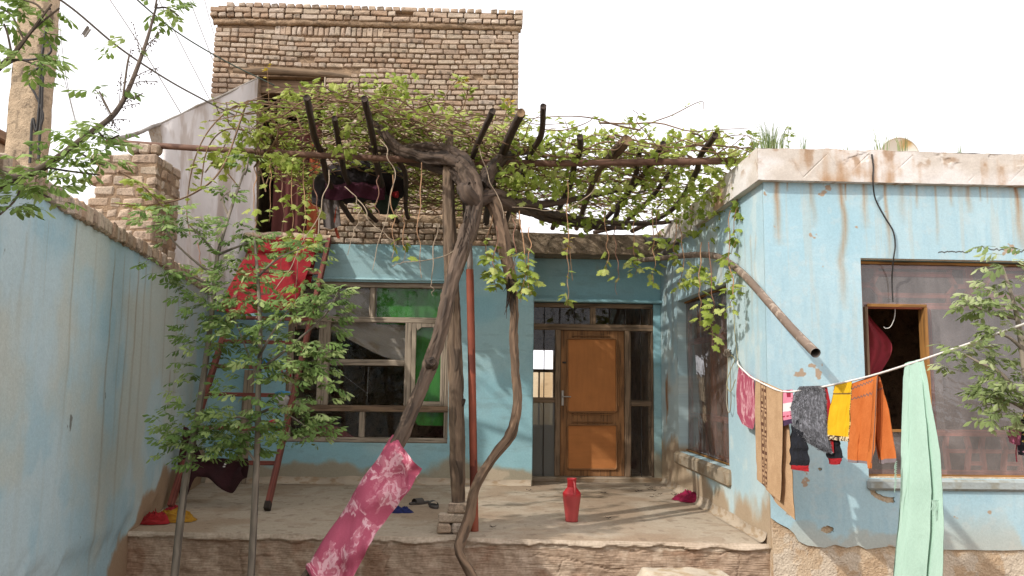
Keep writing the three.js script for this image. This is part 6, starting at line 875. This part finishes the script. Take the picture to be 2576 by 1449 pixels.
// ---- grapevine
{
  const vine = thing('grapevine', 'old gnarled grapevine with shaggy twisted trunks spreading over the pergola', 'vine', [trunkA[0].x, GY, trunkA[0].z]), r = rngOf(701), VB = M.vineBark;
  const A = tube(trunkA, [0.062, 0.06, 0.056, 0.055, 0.056, 0.06, 0.056, 0.064, 0.06, 0.064, 0.072, 0.08, 0.086, 0.08, 0.07], { rn: 30, seg: 260, wob: 0.26, seed: 21, flute: 0.26 });
  pm('trunk', A, std('#7d6d60', { map: T.bark, bumpMap: T.barkB, bumpScale: 0.02 }), vine);
  pm('knot', tube([at(1085, 915, 6.66), at(1087, 912, 6.58)], [0.06, 0.028], { rn: 10, wob: 0.5, seed: 5 }), VB, vine);
  const B = [[1250, 1640, 6.4], [1215, 1510, 6.5], [1183, 1442, 6.6], [1155, 1390, 6.72], [1162, 1352, 6.88], [1180, 1300, 6.98], [1196, 1225, 7.03], [1240, 1152, 7.08], [1286, 1090, 7.1], [1302, 1010, 7.12], [1296, 930, 7.15], [1292, 850, 7.17], [1294, 780, 7.2], [1286, 710, 7.22], [1272, 640, 7.27], [1262, 580, 7.32], [1245, 520, 7.38], [1222, 480, 7.4]].map(q => at(...q));
  pm('trunk', tube(B, [0.05, 0.048, 0.044, 0.042, 0.046, 0.046, 0.042, 0.042, 0.046, 0.042, 0.038, 0.04, 0.04, 0.055, 0.06, 0.062, 0.07, 0.07], { rn: 24, seg: 240, wob: 0.26, seed: 22, flute: 0.22 }), std('#9a836e', { map: T.bark, bumpMap: T.barkB, bumpScale: 0.01 }), vine);
  pm('knot', tube([at(1288, 716, 7.14), at(1303, 716, 7.12)], [0.05, 0.03], { rn: 10, wob: 0.7, seed: 8 }), VB, vine);
  // shaggy bark strips
  const shag = []; for (let i = 0; i < 26; i++) { const s = i < 14 ? at(rr(1278, 1296, r), rr(690, 740, r), 7.15) : at(rr(1160, 1215, r), rr(520, 640, r), 7.05); const L = rr(0.08, 0.3, r); shag.push(tube([s, s.clone().add(V3(rr(-0.02, 0.02, r), -L * 0.5, 0.02)), s.clone().add(V3(rr(-0.05, 0.04, r), -L, rr(-0.01, 0.03, r)))], [0.009, 0.006, 0.002], { rn: 4, seg: 5 })); } pm('loose_bark', shag, VB, vine);
  const arms = [
    [[[1160, 412, 7.43], [1120, 400, 7.5], [1060, 395, 7.6], [1000, 372, 7.7], [965, 335, 7.75], [935, 305, 7.8]], [0.07, 0.066, 0.062, 0.058, 0.05, 0.03]],
    [[[1186, 470, 7.3], [1170, 410, 7.45], [1120, 378, 7.6], [1060, 372, 7.8], [1000, 378, 8.0], [930, 372, 8.2]], [0.075, 0.07, 0.06, 0.055, 0.045, 0.03]],
    [[[1190, 490, 7.3], [1150, 440, 7.5], [1095, 420, 7.7], [1030, 405, 8.0], [960, 388, 8.3]], [0.07, 0.06, 0.05, 0.04, 0.02]],
    [[[1205, 500, 7.32], [1250, 490, 7.4], [1290, 505, 7.6], [1360, 515, 7.9], [1450, 500, 8.2], [1560, 480, 8.5]], [0.08, 0.06, 0.05, 0.04, 0.03, 0.015]],
    [[[1215, 470, 7.35], [1235, 430, 7.45], [1262, 400, 7.6], [1300, 385, 7.9], [1380, 375, 8.3]], [0.08, 0.07, 0.055, 0.04, 0.02]],
    [[[1200, 520, 7.25], [1175, 490, 7.2], [1160, 470, 7.3]], [0.06, 0.07, 0.05]],
    [[[1230, 500, 7.4], [1290, 520, 7.6], [1340, 535, 8.2], [1400, 555, 9.0], [1500, 570, 9.8], [1580, 575, 10.2]], [0.07, 0.055, 0.05, 0.045, 0.04, 0.02]],
    [[[1300, 520, 7.7], [1420, 545, 9.0], [1530, 560, 9.6], [1640, 562, 9.9], [1720, 555, 9.9]], [0.045, 0.04, 0.035, 0.03, 0.015]],
  ]; arms.forEach(([p, rad], i) => pm('branch', tube(p.map(q => at(...q)), rad, { rn: 20, seg: 90, wob: 0.35, seed: 30 + i, flute: 0.26 }), VB, vine));
  // canes strewn over the pergola
  const caneM = std('#997d62', { map: T.wood }), canes = [], LV = [];
  const frontClumps = [[1270, 345, 7.5, 26, 0.16], [1330, 370, 7.4, 30, 0.18], [1390, 345, 7.5, 26, 0.16], [1430, 380, 7.5, 30, 0.18], [1500, 360, 7.5, 34, 0.18], [1545, 330, 7.8, 22, 0.14], [1600, 350, 7.6, 30, 0.18], [1650, 375, 7.5, 34, 0.18], [1710, 350, 7.6, 34, 0.18], [1760, 365, 7.6, 36, 0.18], [1800, 345, 7.7, 26, 0.14], [1850, 400, 7.3, 30, 0.12], [1300, 440, 7.5, 34, 0.2], [1370, 460, 7.7, 34, 0.2], [1440, 470, 8, 34, 0.22], [1530, 455, 8, 40, 0.25], [1590, 530, 9, 40, 0.25], [1640, 440, 8, 36, 0.2], [1690, 420, 7.9, 34, 0.2], [1740, 480, 8.2, 40, 0.2], [1400, 540, 8.8, 30, 0.25], [1460, 560, 9.2, 30, 0.25], [820, 300, 7.8, 26, 0.2], [940, 280, 7.9, 26, 0.2], [1050, 270, 7.9, 26, 0.2], [1120, 350, 7.8, 22, 0.18], [860, 380, 7.7, 20, 0.16]]; const roofY = (x, z) => 3.52 + 0.03 * x * -0.5 + 0.55 * Math.exp(-((x + 1.35) ** 2) / 1.1 - ((z + 8.1) ** 2) / 1.6) + 0.1 * Math.exp(-((x - 1.2) ** 2) / 1.0);
  for (let i = 0; i < 400; i++) {
    const right = r() < 0.5, x0 = right ? rr(-0.2, 2.2, r) : rr(-2.3, 0.3, r), z0 = rr(-10.4, -7.2, r), L = rr(0.7, 2.2, r); let a = (r() < 0.72 ? (r() < 0.5 ? 0 : Math.PI) : r() * 6.283) + rr(-0.5, 0.5, r); const pts = []; let x = x0, z = z0, y = roofY(x, z) + rr(-0.12, 0.22, r), n = 6;
    for (let k = 0; k < n; k++) { pts.push(V3(x, y, z)); a += rr(-0.5, 0.5, r); x += Math.cos(a) * L / n; z += Math.sin(a) * L / n * 0.8; z = clamp(z, -10.6, -7.0); x = clamp(x, -2.5, 2.55); y += (roofY(x, z) + 0.05 - y) * 0.4 + rr(-0.1, 0.1, r); }
    canes.push(tube(pts, [rr(0.004, 0.011, r), 0.003], { rn: 5, seg: 16 })); twigLeaves(LV, pts, Math.floor(rr(3, 10, r)), 0.035, 0.075, r, { stalk: 0.06, hang: -0.25 });
  }
  for (let i = 0; i < 190; i++) { // the old tangle heaped over the middle of the pergola
    let x = rr(-2.0, 0.35, r), z = rr(-9.7, -7.7, r), a = rr(-0.6, 0.6, r) + (r() < 0.5 ? Math.PI : 0), y = roofY(x, z) + rr(-0.2, 0.1, r); const pts = [], L = rr(0.6, 1.9, r);
    for (let k = 0; k < 7; k++) { pts.push(V3(x, y, z)); a += rr(-0.6, 0.6, r); x = clamp(x + Math.cos(a) * L / 7, -2.2, 0.7); z = clamp(z + Math.sin(a) * L / 7, -10.0, -7.4); y += (roofY(x, z) - 0.04 - y) * 0.35 + rr(-0.08, 0.1, r); }
    canes.push(tube(pts, [rr(0.004, 0.013, r), 0.003], { rn: 5, seg: 18 })); twigLeaves(LV, pts, Math.floor(rr(5, 14, r)), 0.04, 0.085, r, { stalk: 0.06, hang: -0.2, up: 0.5 });
  }
  // shoots rising above the canopy
  for (const [vx, vy, d] of [[700, 240, 7.9], [730, 215, 8], [790, 205, 8], [850, 215, 8], [900, 210, 8.2], [960, 205, 8.2], [1000, 200, 8.3], [1040, 225, 8], [1090, 240, 8.3], [1160, 195, 8.6], [1180, 215, 8.2], [1280, 250, 7.6], [1300, 290, 7.6], [1420, 300, 8], [1450, 325, 8.2], [1500, 340, 8.4], [1530, 330, 8.4], [1580, 300, 8.4], [1640, 325, 8.6], [1700, 345, 8.4], [1760, 330, 8.2], [1790, 320, 8.2], [620, 300, 8], [580, 330, 8], [560, 390, 8], [640, 350, 8], [660, 400, 8]]) { const e = at(vx, vy, d), b = e.clone().add(V3(rr(-0.3, 0.3, r), -rr(0.3, 0.6, r), rr(-0.3, 0.3, r))), m = b.clone().lerp(e, 0.5).add(V3(rr(-0.08, 0.08, r), 0.05, 0)); canes.push(tube([b, m, e], [0.008, 0.003], { rn: 5, seg: 10 })); twigLeaves(LV, [b, m, e], 16, 0.04, 0.085, r, { stalk: 0.04, up: 0.4, hang: 0, pow: 0.6 }); }
  // long wand against the sky
  { const p = [at(1560, 370, 8), at(1620, 318, 8), at(1690, 290, 8), at(1745, 262, 8), at(1768, 256, 8), at(1770, 276, 8)]; canes.push(tube(p, [0.008, 0.003], { rn: 5, seg: 24 })); twigLeaves(LV, p, 6, 0.025, 0.04, r, {}); }
  // arching canes at the left end
  for (const q of [[[640, 420, 8], [700, 330, 7.8], [620, 260, 7.8], [540, 310, 7.8], [490, 400, 7.7], [470, 520, 7.7], [478, 590, 7.7]], [[690, 380, 8], [620, 330, 7.8], [560, 330, 7.8], [520, 380, 7.7], [505, 470, 7.7]], [[620, 260, 7.9], [560, 420, 7.4], [480, 490, 7.0], [380, 515, 6.8], [280, 512, 6.8]], [[300, 430, 6.8], [360, 470, 6.8], [420, 530, 6.8]], [[720, 400, 7.9], [640, 395, 7.9], [560, 400, 8], [530, 410, 8]]]) { const p = q.map(k => at(...k)); canes.push(tube(p, [0.011, 0.005], { rn: 6, seg: 40, wob: 0.2 })); twigLeaves(LV, p, 26, 0.045, 0.1, r, { stalk: 0.05, hang: -0.2 }); }
  stuff(pm('canes', canes, caneM, vine));
  // leaf clumps thick on the left of the canopy and towards the wing
  const clump = (vx, vy, d, n, sp, s0 = 0.04, s1 = 0.085) => { const c = at(vx, vy, d); for (let i = 0; i < n * 0.86; i++) { const a = r() * 6.283, q = Math.sqrt(r()) * sp; LV.push({ p: c.clone().add(V3(Math.cos(a) * q, rr(-0.6, 0.6, r) * sp, Math.sin(a) * q * 0.7)), dir: V3(r() - 0.5, r() - 0.75, r() - 0.4), n: V3(r() - 0.5, 0.7, 0.5 + r() * 0.5), s: rr(s0, s1, r) }); } };
  for (const q of [[600, 385, 7.8, 44, 0.2], [700, 400, 7.7, 36, 0.14], [735, 405, 7.6, 26, 0.1], [570, 400, 7.8, 28, 0.16], [640, 350, 7.8, 20, 0.14], [690, 290, 7.9, 22, 0.14], [735, 245, 8, 40, 0.16], [800, 225, 8, 30, 0.18], [870, 240, 8, 36, 0.25], [970, 230, 8.2, 46, 0.25], [1010, 215, 8.2, 40, 0.2], [1090, 300, 8, 30, 0.3], [900, 320, 7.7, 30, 0.3], [1180, 320, 7.9, 40, 0.3], [1300, 330, 7.7, 36, 0.3], [1260, 450, 7.5, 40, 0.25], [1300, 480, 7.5, 36, 0.25], [1360, 400, 7.8, 40, 0.3], [1420, 430, 8, 40, 0.3], [1500, 520, 9, 46, 0.35], [1600, 480, 9, 50, 0.4], [1660, 470, 8.8, 50, 0.35], [1720, 500, 8.8, 60, 0.35], [1690, 530, 9.3, 60, 0.35], [1750, 440, 8.3, 50, 0.3], [1780, 390, 8, 46, 0.3], [1820, 420, 7.7, 46, 0.22], [1840, 480, 7.6, 40, 0.2], [1800, 520, 8, 50, 0.22], [1770, 560, 8.6, 46, 0.22], [1815, 590, 8.2, 20, 0.14], [1770, 690, 7.7, 30, 0.14], [1740, 705, 7.8, 18, 0.1], [1560, 420, 8.4, 40, 0.35], [1480, 400, 8.2, 30, 0.3], [1640, 400, 8.3, 40, 0.3], [1700, 380, 8.2, 36, 0.25], ...frontClumps]) clump(...q);
  // hanging shoots
  const hang = [[705, 420, 690, 7.7, 18], [735, 430, 640, 7.7, 18], [765, 430, 640, 7.6, 20], [790, 480, 620, 7.6, 16], [680, 430, 560, 7.7, 10], [640, 450, 620, 7.7, 8], [745, 640, 830, 7.5, 10], [1020, 560, 660, 7.4, 7], [985, 470, 650, 7.3, 4], [950, 470, 560, 7.3, 0], [1060, 440, 700, 7.3, 0], [1235, 570, 700, 7.2, 26], [1250, 600, 735, 7.1, 30], [1310, 560, 760, 7.0, 30], [1335, 600, 740, 7.0, 26], [1290, 580, 690, 7.0, 12], [1425, 480, 770, 7.4, 16], [1520, 560, 700, 7.8, 6], [1545, 600, 742, 7.8, 3], [1595, 580, 690, 8, 22], [1640, 560, 720, 7.9, 20], [1655, 560, 640, 8, 12], [1710, 600, 720, 8, 14], [1760, 640, 820, 7.6, 14], [1785, 640, 870, 7.4, 20], [1835, 560, 740, 7.4, 22], [1838, 700, 790, 7.2, 14], [1850, 480, 640, 7.4, 12], [1866, 440, 560, 7.4, 16], [1700, 580, 660, 8.4, 18], [500, 640, 700, 7.6, 4]];
  hang.forEach(([vx, y0, y1, d, n], i) => { const a = at(vx, y0 - 30, d + 0.1), b = at(vx + rr(-10, 10, r), (y0 + y1) / 2, d), e = at(vx + rr(-6, 6, r), y1, d), p = [a, b, e]; const wv = new THREE.CatmullRomCurve3(p).getPoints(9).map((q, k) => q.add(V3(rr(-0.018, 0.018, r), 0, rr(-0.018, 0.018, r)))); const c = pm('hanging_shoot', tube(wv, [0.006, 0.0045, 0.002], { rn: 5, seg: 36, wob: 0.4 }), std(i % 3 ? '#a07a5a' : '#7d5a48'), vine); const l = []; twigLeaves(l, p, Math.round(n * 0.8), 0.05, 0.1, r, { from: 0.3, stalk: 0.05, hang: -0.6 }); LV.push(...l); });
  // bare pale canes drooping in front
  for (const q of [[[960, 350], [990, 440], [965, 560], [940, 680]], [[900, 500], [935, 560], [980, 600], [1000, 620]], [[870, 470], [905, 520], [890, 580], [870, 640]], [[1100, 560], [1085, 700], [1090, 745]], [[1215, 560], [1120, 640], [1010, 660], [985, 670]], [[1500, 470], [1440, 520], [1390, 530], [1290, 520]], [[1180, 300], [1220, 420], [1260, 520], [1290, 610]], [[830, 430], [810, 520], [760, 620], [700, 720], [640, 800]]]) { const p = new THREE.CatmullRomCurve3(q.map(k => at(k[0], k[1], 7.3))).getPoints(11).map(k => k.add(V3(rr(-0.02, 0.02, r), rr(-0.01, 0.01, r), rr(-0.02, 0.02, r)))); pm('hanging_shoot', tube(p, [0.0055, 0.0025], { rn: 5, seg: 44, wob: 0.4 }), std('#a3907a'), vine); }
  leaves(LV, VL, vineTone, vine, 300, 702);
  // withered yellow sprigs
  const yl = []; for (const [vx, vy, d] of [[672, 165, 8.2], [1282, 245, 7.9], [1285, 265, 7.9], [1165, 195, 8.6], [1430, 595, 7.4]]) { const c = at(vx, vy, d), p = [c.clone().add(V3(0.04, -0.42, 0)), c.clone().add(V3(0.01, -0.1, 0)), c]; pm('withered_shoot', tube(p, 0.003, { rn: 4, seg: 8 }), std('#8a6a4a'), vine); twigLeaves(yl, p, 7, 0.03, 0.06, r, { from: 0.4, stalk: 0.03, up: 0.3 }); } leaves(yl, VL, [leafMat('#c9b04a'), leafMat('#b8a23c'), leafMat('#d2bf6a')], vine, 300, 704, 'yellow_leaf');
}
// ---- ash saplings
function sapling(o) {
  const { name = 'ash_sapling', label, trunk, rad, twigs, base, group, seed, tone = ashTone, barkC = '#a39d92', most = 300 } = o, r = rngOf(seed), W = trunk.map(q => at(...q));
  const t = thing(name, label, 'tree', base || [W[0].x, W[0].y, W[0].z], group); const bm = std(barkC, { map: T.bark, bumpMap: T.barkB, bumpScale: 0.002 }), L = [];
  pm('trunk', tube(W, rad, { rn: 10, seg: 70, wob: 0.08, seed }), bm, t);
  for (const tw of twigs) { const p = tw.p.map(q => at(...q)); pm('branch', tube(p, [tw.r || 0.012, 0.004], { rn: 6, seg: 20 }), bm, t); twigLeaves(L, p, tw.n, tw.s0 || 0.085, tw.s1 || 0.165, r, { from: tw.from ?? 0.3, stalk: 0.05, up: 0.5, hang: -0.25, pow: tw.pow ?? 0.7 }); }
  if (o.clumps) for (const [vx, vy, d, n, sp, s0 = 0.085, s1 = 0.165] of o.clumps) { const c = at(vx, vy, d); for (let i = 0; i < n * (o.thin || 0.68); i++) { const a = r() * 6.283, q = Math.pow(r(), 0.6) * sp * 1.15, b = (r() - 0.5) * 1.6 * sp; const dir = V3(Math.cos(a), 0.25 + (r() - 0.5) * 0.9, Math.sin(a)); L.push({ p: c.clone().add(V3(Math.cos(a) * q, b, Math.sin(a) * q * 0.8)), dir, n: V3((r() - 0.5) * 0.9, 0.8, 0.3 + r() * 0.6), s: mix(s0, s1, r()) }); } }
  leaves(L, AL, tone, t, most, seed + 1, 'leaf'); return t;
}
sapling({ label: 'slender ash sapling with a leaning pale trunk beside the courtyard wall', seed: 801, base: [-2.35, GY, -6.1], rad: [0.034, 0.03, 0.028, 0.026, 0.024, 0.02, 0.016, 0.012, 0.008],
  trunk: [[425, 1620, 6.1], [440, 1440, 6.15], [468, 1200, 6.2], [495, 1060, 6.25], [515, 930, 6.3], [535, 770, 6.35], [546, 650, 6.4], [580, 530, 6.5], [615, 430, 6.6]],
  twigs: [{ p: [[540, 690, 6.38], [500, 665, 6.3], [440, 610, 6.2], [405, 555, 6.15]], n: 10, from: 0.6 }, { p: [[545, 640, 6.4], [510, 600, 6.3], [470, 560, 6.2]], n: 10, from: 0.5 }, { p: [[530, 720, 6.36], [480, 695, 6.3], [415, 690, 6.2]], n: 10, from: 0.55 }, { p: [[550, 640, 6.4], [600, 620, 6.4], [660, 600, 6.4]], n: 12 }, { p: [[575, 545, 6.5], [560, 500, 6.5], [580, 480, 6.5]], n: 6 }, { p: [[600, 470, 6.55], [590, 490, 6.5], [570, 490, 6.5]], n: 7 }, { p: [[615, 440, 6.6], [622, 420, 6.6], [625, 395, 6.6]], n: 6 }],
  clumps: [[480, 1080, 6.15, 40, 0.16], [580, 1100, 6.1, 50, 0.18], [520, 1120, 6.1, 30, 0.14], [520, 780, 6.3, 46, 0.16], [515, 840, 6.3, 40, 0.18], [510, 900, 6.28, 26, 0.16], [490, 980, 6.25, 24, 0.16], [500, 740, 6.3, 26, 0.14], [480, 1070, 6.2, 44, 0.2], [530, 1090, 6.2, 50, 0.22], [470, 1110, 6.1, 26, 0.18], [540, 1130, 6.1, 30, 0.18], [400, 540, 6.15, 30, 0.13], [450, 560, 6.2, 34, 0.14], [400, 685, 6.2, 14, 0.1]] });
sapling({ label: 'bushier ash sapling with an upright trunk in front of the ladder', seed: 811, base: [-1.8, GY, -6.1], rad: [0.03, 0.028, 0.026, 0.024, 0.021, 0.018, 0.014, 0.01],
  trunk: [[622, 1620, 6.1], [632, 1440, 6.1], [640, 1280, 6.1], [648, 1100, 6.12], [650, 960, 6.15], [655, 860, 6.2], [650, 720, 6.25], [640, 600, 6.3]],
  twigs: [{ p: [[650, 950, 6.15], [620, 880, 6.2], [590, 800, 6.25]], n: 16 }, { p: [[650, 900, 6.15], [690, 830, 6.1], [740, 760, 6.1]], n: 18 }, { p: [[652, 930, 6.15], [720, 880, 6.1], [820, 790, 6.05], [850, 735, 6.05]], n: 20 }, { p: [[652, 960, 6.15], [740, 930, 6.1], [840, 880, 6.0]], n: 20 }, { p: [[648, 1040, 6.12], [700, 1030, 6.05], [780, 1080, 6]], n: 24 }, { p: [[648, 1060, 6.12], [590, 1050, 6.1], [530, 1080, 6]], n: 18 }, { p: [[642, 1160, 6.1], [610, 1120, 6.1], [590, 1110, 6.1]], n: 5, from: 0.6 }, { p: [[645, 700, 6.25], [700, 650, 6.2], [770, 620, 6.2]], n: 10, from: 0.6 }],
  clumps: [[600, 640, 6.3, 40, 0.2], [610, 680, 6.25, 40, 0.16], [600, 740, 6.2, 46, 0.16], [590, 800, 6.2, 44, 0.18], [630, 790, 6.2, 36, 0.15], [620, 860, 6.2, 40, 0.2], [680, 850, 6.1, 40, 0.2], [700, 900, 6.1, 40, 0.2], [640, 960, 6.1, 36, 0.2], [720, 960, 6.1, 36, 0.18], [770, 900, 6.05, 34, 0.16], [800, 870, 6.05, 26, 0.14], [800, 990, 6.05, 22, 0.14], [760, 1080, 6, 36, 0.17], [700, 1060, 6, 40, 0.2], [620, 1060, 6.05, 46, 0.22], [790, 1100, 6, 18, 0.1], [775, 640, 6.2, 30, 0.12], [770, 700, 6.2, 26, 0.11], [750, 770, 6.15, 26, 0.12], [840, 740, 6.05, 26, 0.1], [830, 790, 6.05, 24, 0.12], [610, 580, 6.3, 34, 0.14], [560, 700, 6.3, 30, 0.16]] });
sapling({ label: 'young ash tree with bright leaves in front of the wing window', seed: 821, thin: 0.5, base: [2.75, GY, -4.1], rad: [0.03, 0.026, 0.022, 0.018, 0.012, 0.006],
  trunk: [[2640, 1700, 4.1], [2625, 1300, 4.15], [2600, 1080, 4.2], [2575, 900, 4.25], [2555, 780, 4.3], [2522, 670, 4.35]],
  twigs: [{ p: [[2595, 1060, 4.2], [2530, 950, 4.2], [2460, 910, 4.25], [2425, 890, 4.3]], n: 20, from: 0.7, s0: 0.09, s1: 0.15 }, { p: [[2555, 800, 4.3], [2500, 790, 4.3], [2440, 765, 4.3]], n: 26, s0: 0.09, s1: 0.15 }, { p: [[2575, 880, 4.25], [2540, 850, 4.25], [2510, 840, 4.25]], n: 16, s0: 0.08, s1: 0.14 }, { p: [[2600, 1040, 4.2], [2540, 1010, 4.2], [2490, 1000, 4.2]], n: 30, s0: 0.09, s1: 0.15 }],
  clumps: [[2535, 690, 4.35, 30, 0.1, 0.08, 0.13], [2525, 730, 4.35, 26, 0.1, 0.08, 0.13], [2560, 940, 4.25, 36, 0.12, 0.08, 0.14], [2530, 970, 4.25, 34, 0.12, 0.08, 0.14], [2560, 1010, 4.2, 44, 0.13, 0.08, 0.14], [2510, 1030, 4.2, 26, 0.1, 0.08, 0.14], [2480, 770, 4.3, 20, 0.08, 0.08, 0.13], [2400, 910, 4.3, 14, 0.07, 0.08, 0.13], [2500, 1070, 4.2, 12, 0.06, 0.08, 0.12], [2640, 900, 4.2, 60, 0.25, 0.09, 0.15], [2650, 700, 4.2, 50, 0.25, 0.09, 0.15]], tone: ['#7f8f56', '#8d9c62', '#738250', '#9fab74', '#86945a', '#adb684'].map(c => leafMat(c, 0.36)) });
// foreground tree on the left: trunk beyond the frame, two limbs reach in
{
  const B = (p, n, from, r0 = 0.005) => ({ p, n: Math.ceil(n * 0.7), from, r: r0, s0: 0.08, s1: 0.135 });
  sapling({ name: 'ash_tree', label: 'ash tree branch with seed tassels reaching in above the courtyard wall', seed: 831, base: [-2.1, GY, -3.2], rad: [0.06, 0.055, 0.045, 0.035, 0.026, 0.02, 0.017, 0.014, 0.012, 0.009, 0.005], barkC: '#7d7166',
    trunk: [[-190, 2000, 3.15], [-180, 1400, 3.2], [-170, 900, 3.25], [-150, 620, 3.3], [-60, 510, 3.4], [10, 460, 3.45], [110, 420, 3.5], [220, 340, 3.6], [300, 270, 3.7], [360, 130, 3.8], [395, 10, 3.9]],
    twigs: [B([[30, 455, 3.45], [90, 480, 3.4], [130, 500, 3.4]], 16, 0.2), B([[110, 420, 3.5], [170, 430, 3.5], [250, 440, 3.5]], 18, 0.2), B([[180, 375, 3.55], [230, 400, 3.5], [270, 420, 3.5]], 14, 0.2), B([[60, 445, 3.45], [40, 500, 3.4], [0, 540, 3.3]], 14, 0.2), B([[240, 325, 3.6], [270, 350, 3.6], [300, 340, 3.6]], 10, 0.2), B([[395, 20, 3.9], [420, 20, 3.9], [450, 40, 3.9]], 14, 0.1), B([[390, 20, 3.9], [400, -20, 3.9], [420, -40, 3.9]], 10, 0.1), B([[310, 240, 3.7], [320, 165, 3.7], [325, 140, 3.7]], 5, 0.7), B([[280, 290, 3.65], [260, 250, 3.65], [250, 230, 3.65]], 5, 0.6),
      B([[-150, 620, 3.3], [-100, 300, 3.3], [-20, 190, 3.3], [30, 140, 3.3], [70, 90, 3.3], [130, 10, 3.3]], 12, 0.75, 0.02), B([[10, 155, 3.3], [50, 150, 3.3], [95, 165, 3.3]], 18, 0.2), B([[30, 140, 3.3], [20, 90, 3.3], [10, 60, 3.3]], 10, 0.2), B([[70, 90, 3.3], [100, 60, 3.3], [150, 20, 3.3]], 14, 0.2), B([[60, 100, 3.3], [30, 40, 3.3], [0, 20, 3.3]], 10, 0.2), B([[110, 30, 3.3], [90, 10, 3.3], [60, 0, 3.3]], 12, 0.1)],
    clumps: [[60, 440, 3.45, 20, 0.1, 0.08, 0.13], [150, 400, 3.55, 20, 0.1, 0.08, 0.13], [200, 380, 3.55, 18, 0.1, 0.08, 0.13], [240, 350, 3.6, 20, 0.08, 0.09, 0.13], [20, 500, 3.3, 16, 0.08, 0.1, 0.15], [100, 480, 3.4, 18, 0.08, 0.09, 0.14], [70, 175, 3.3, 14, 0.07, 0.07, 0.12], [410, 25, 3.9, 14, 0.07, 0.08, 0.13]], tone: ['#7a9248', '#8aa253', '#6d8540', '#9cb264', '#809850', '#aabc74'].map(c => leafMat(c, 0.34)) });
  // seed tassels on the bare limb
  const tr = scene.children[scene.children.length - 1], r = rngOf(841), ts = [];
  for (const [ax, ay, bx2, by2] of [[355, 150, 335, 60], [345, 170, 400, 80], [330, 200, 400, 170], [320, 215, 395, 205], [310, 235, 330, 120], [300, 260, 305, 180], [290, 275, 360, 235], [280, 285, 350, 260], [275, 290, 240, 225], [270, 300, 300, 330], [365, 120, 395, 95], [250, 315, 320, 300]]) { const a = at(ax, ay, 3.72), b = at(bx2, by2, 3.72); ts.push(tube([a, a.clone().lerp(b, 0.5).add(V3(0, 0.01, 0)), b], 0.0018, { rn: 4, seg: 6 })); for (let k = 0; k < 16; k++) { const q = a.clone().lerp(b, 0.2 + 0.8 * r()).add(V3(rr(-0.012, 0.012, r), rr(-0.012, 0.012, r), rr(-0.012, 0.012, r))); ts.push(cbox(0.005, 0.007, 0.005, 0.0012).translate(q.x, q.y, q.z)); } }
  stuff(pm('seed_tassel', ts, std('#5d5148'), tr));
}
// ---- grass and weeds on the wing roof
{
  const r = rngOf(901), gm = [leafMat('#8c9f6c', 0.3), leafMat('#74875c', 0.3), leafMat('#a3ad7c', 0.3)];
  const tuft = (vx, vy, d, n, h, sp, label) => { const b = at(vx, vy, d); b.y = Math.min(b.y, 3.39); const t = thing('grass_tuft', label, 'grass', [b.x, 3.375, b.z], 'grass tufts on the wing roof'); for (let i = 0; i < n; i++) { const a = r() * 6.283, q = r() * sp, L = h * rr(0.45, 1.05, r), lean = rr(0.05, 0.5, r) * L; const x0 = Math.cos(a) * q, z0 = Math.sin(a) * q * 0.6, c = Math.cos(a + rr(-0.8, 0.8, r)), s = Math.sin(a); const P = k => V3(x0 + c * lean * k * k, L * k * (1 - 0.18 * k * k), z0 + s * lean * k * k * 0.6), w = rr(0.0018, 0.0045, r); mesh('blade', sheet(2, 7, (u, v) => P(v).add(V3((u - 0.5) * 2 * w * (1 - v * 0.96), 0, (u === 0.5 ? -w * 0.5 : 0)))), pick(gm, r), t); } };
  tuft(1935, 378, 6.78, 110, 0.4, 0.16, 'thick upright grass tuft on the corner of the wing roof'); tuft(1895, 385, 7.0, 8, 0.24, 0.05, 'few thin dark blades beside the pergola pipe end'); tuft(2022, 380, 6.75, 8, 0.32, 0.03, 'single tall seed stalk with short blades near the roof corner'); tuft(2220, 384, 6.75, 16, 0.4, 0.08, 'loose tall grass blades in front of the satellite dish'); tuft(2270, 386, 6.75, 12, 0.3, 0.06, 'bent grass blades at the right side of the dish'); tuft(2410, 390, 6.75, 6, 0.2, 0.04, 'small sparse grass blades on the roof edge over the window'); tuft(2130, 380, 6.75, 5, 0.12, 0.03, 'tiny weed beside the flat roof stone');
  const w = thing('roof_weed', 'small leafy weed growing beside the grass tuft on the roof corner', 'weed', at(1985, 376, 6.9).toArray()), c = at(1985, 378, 6.9), l = []; const p = [c, c.clone().add(V3(-0.01, 0.1, 0)), c.clone().add(V3(0.01, 0.22, 0))]; pm('stem', tube(p, 0.003, { rn: 4, seg: 8 }), std('#6c7a48'), w); twigLeaves(l, p, 16, 0.035, 0.06, r, { from: 0.05, stalk: 0.02, up: 0.3 }); leaves(l, VL, vineTone, w, 300, 905);
}

renderer.render(scene, camera);
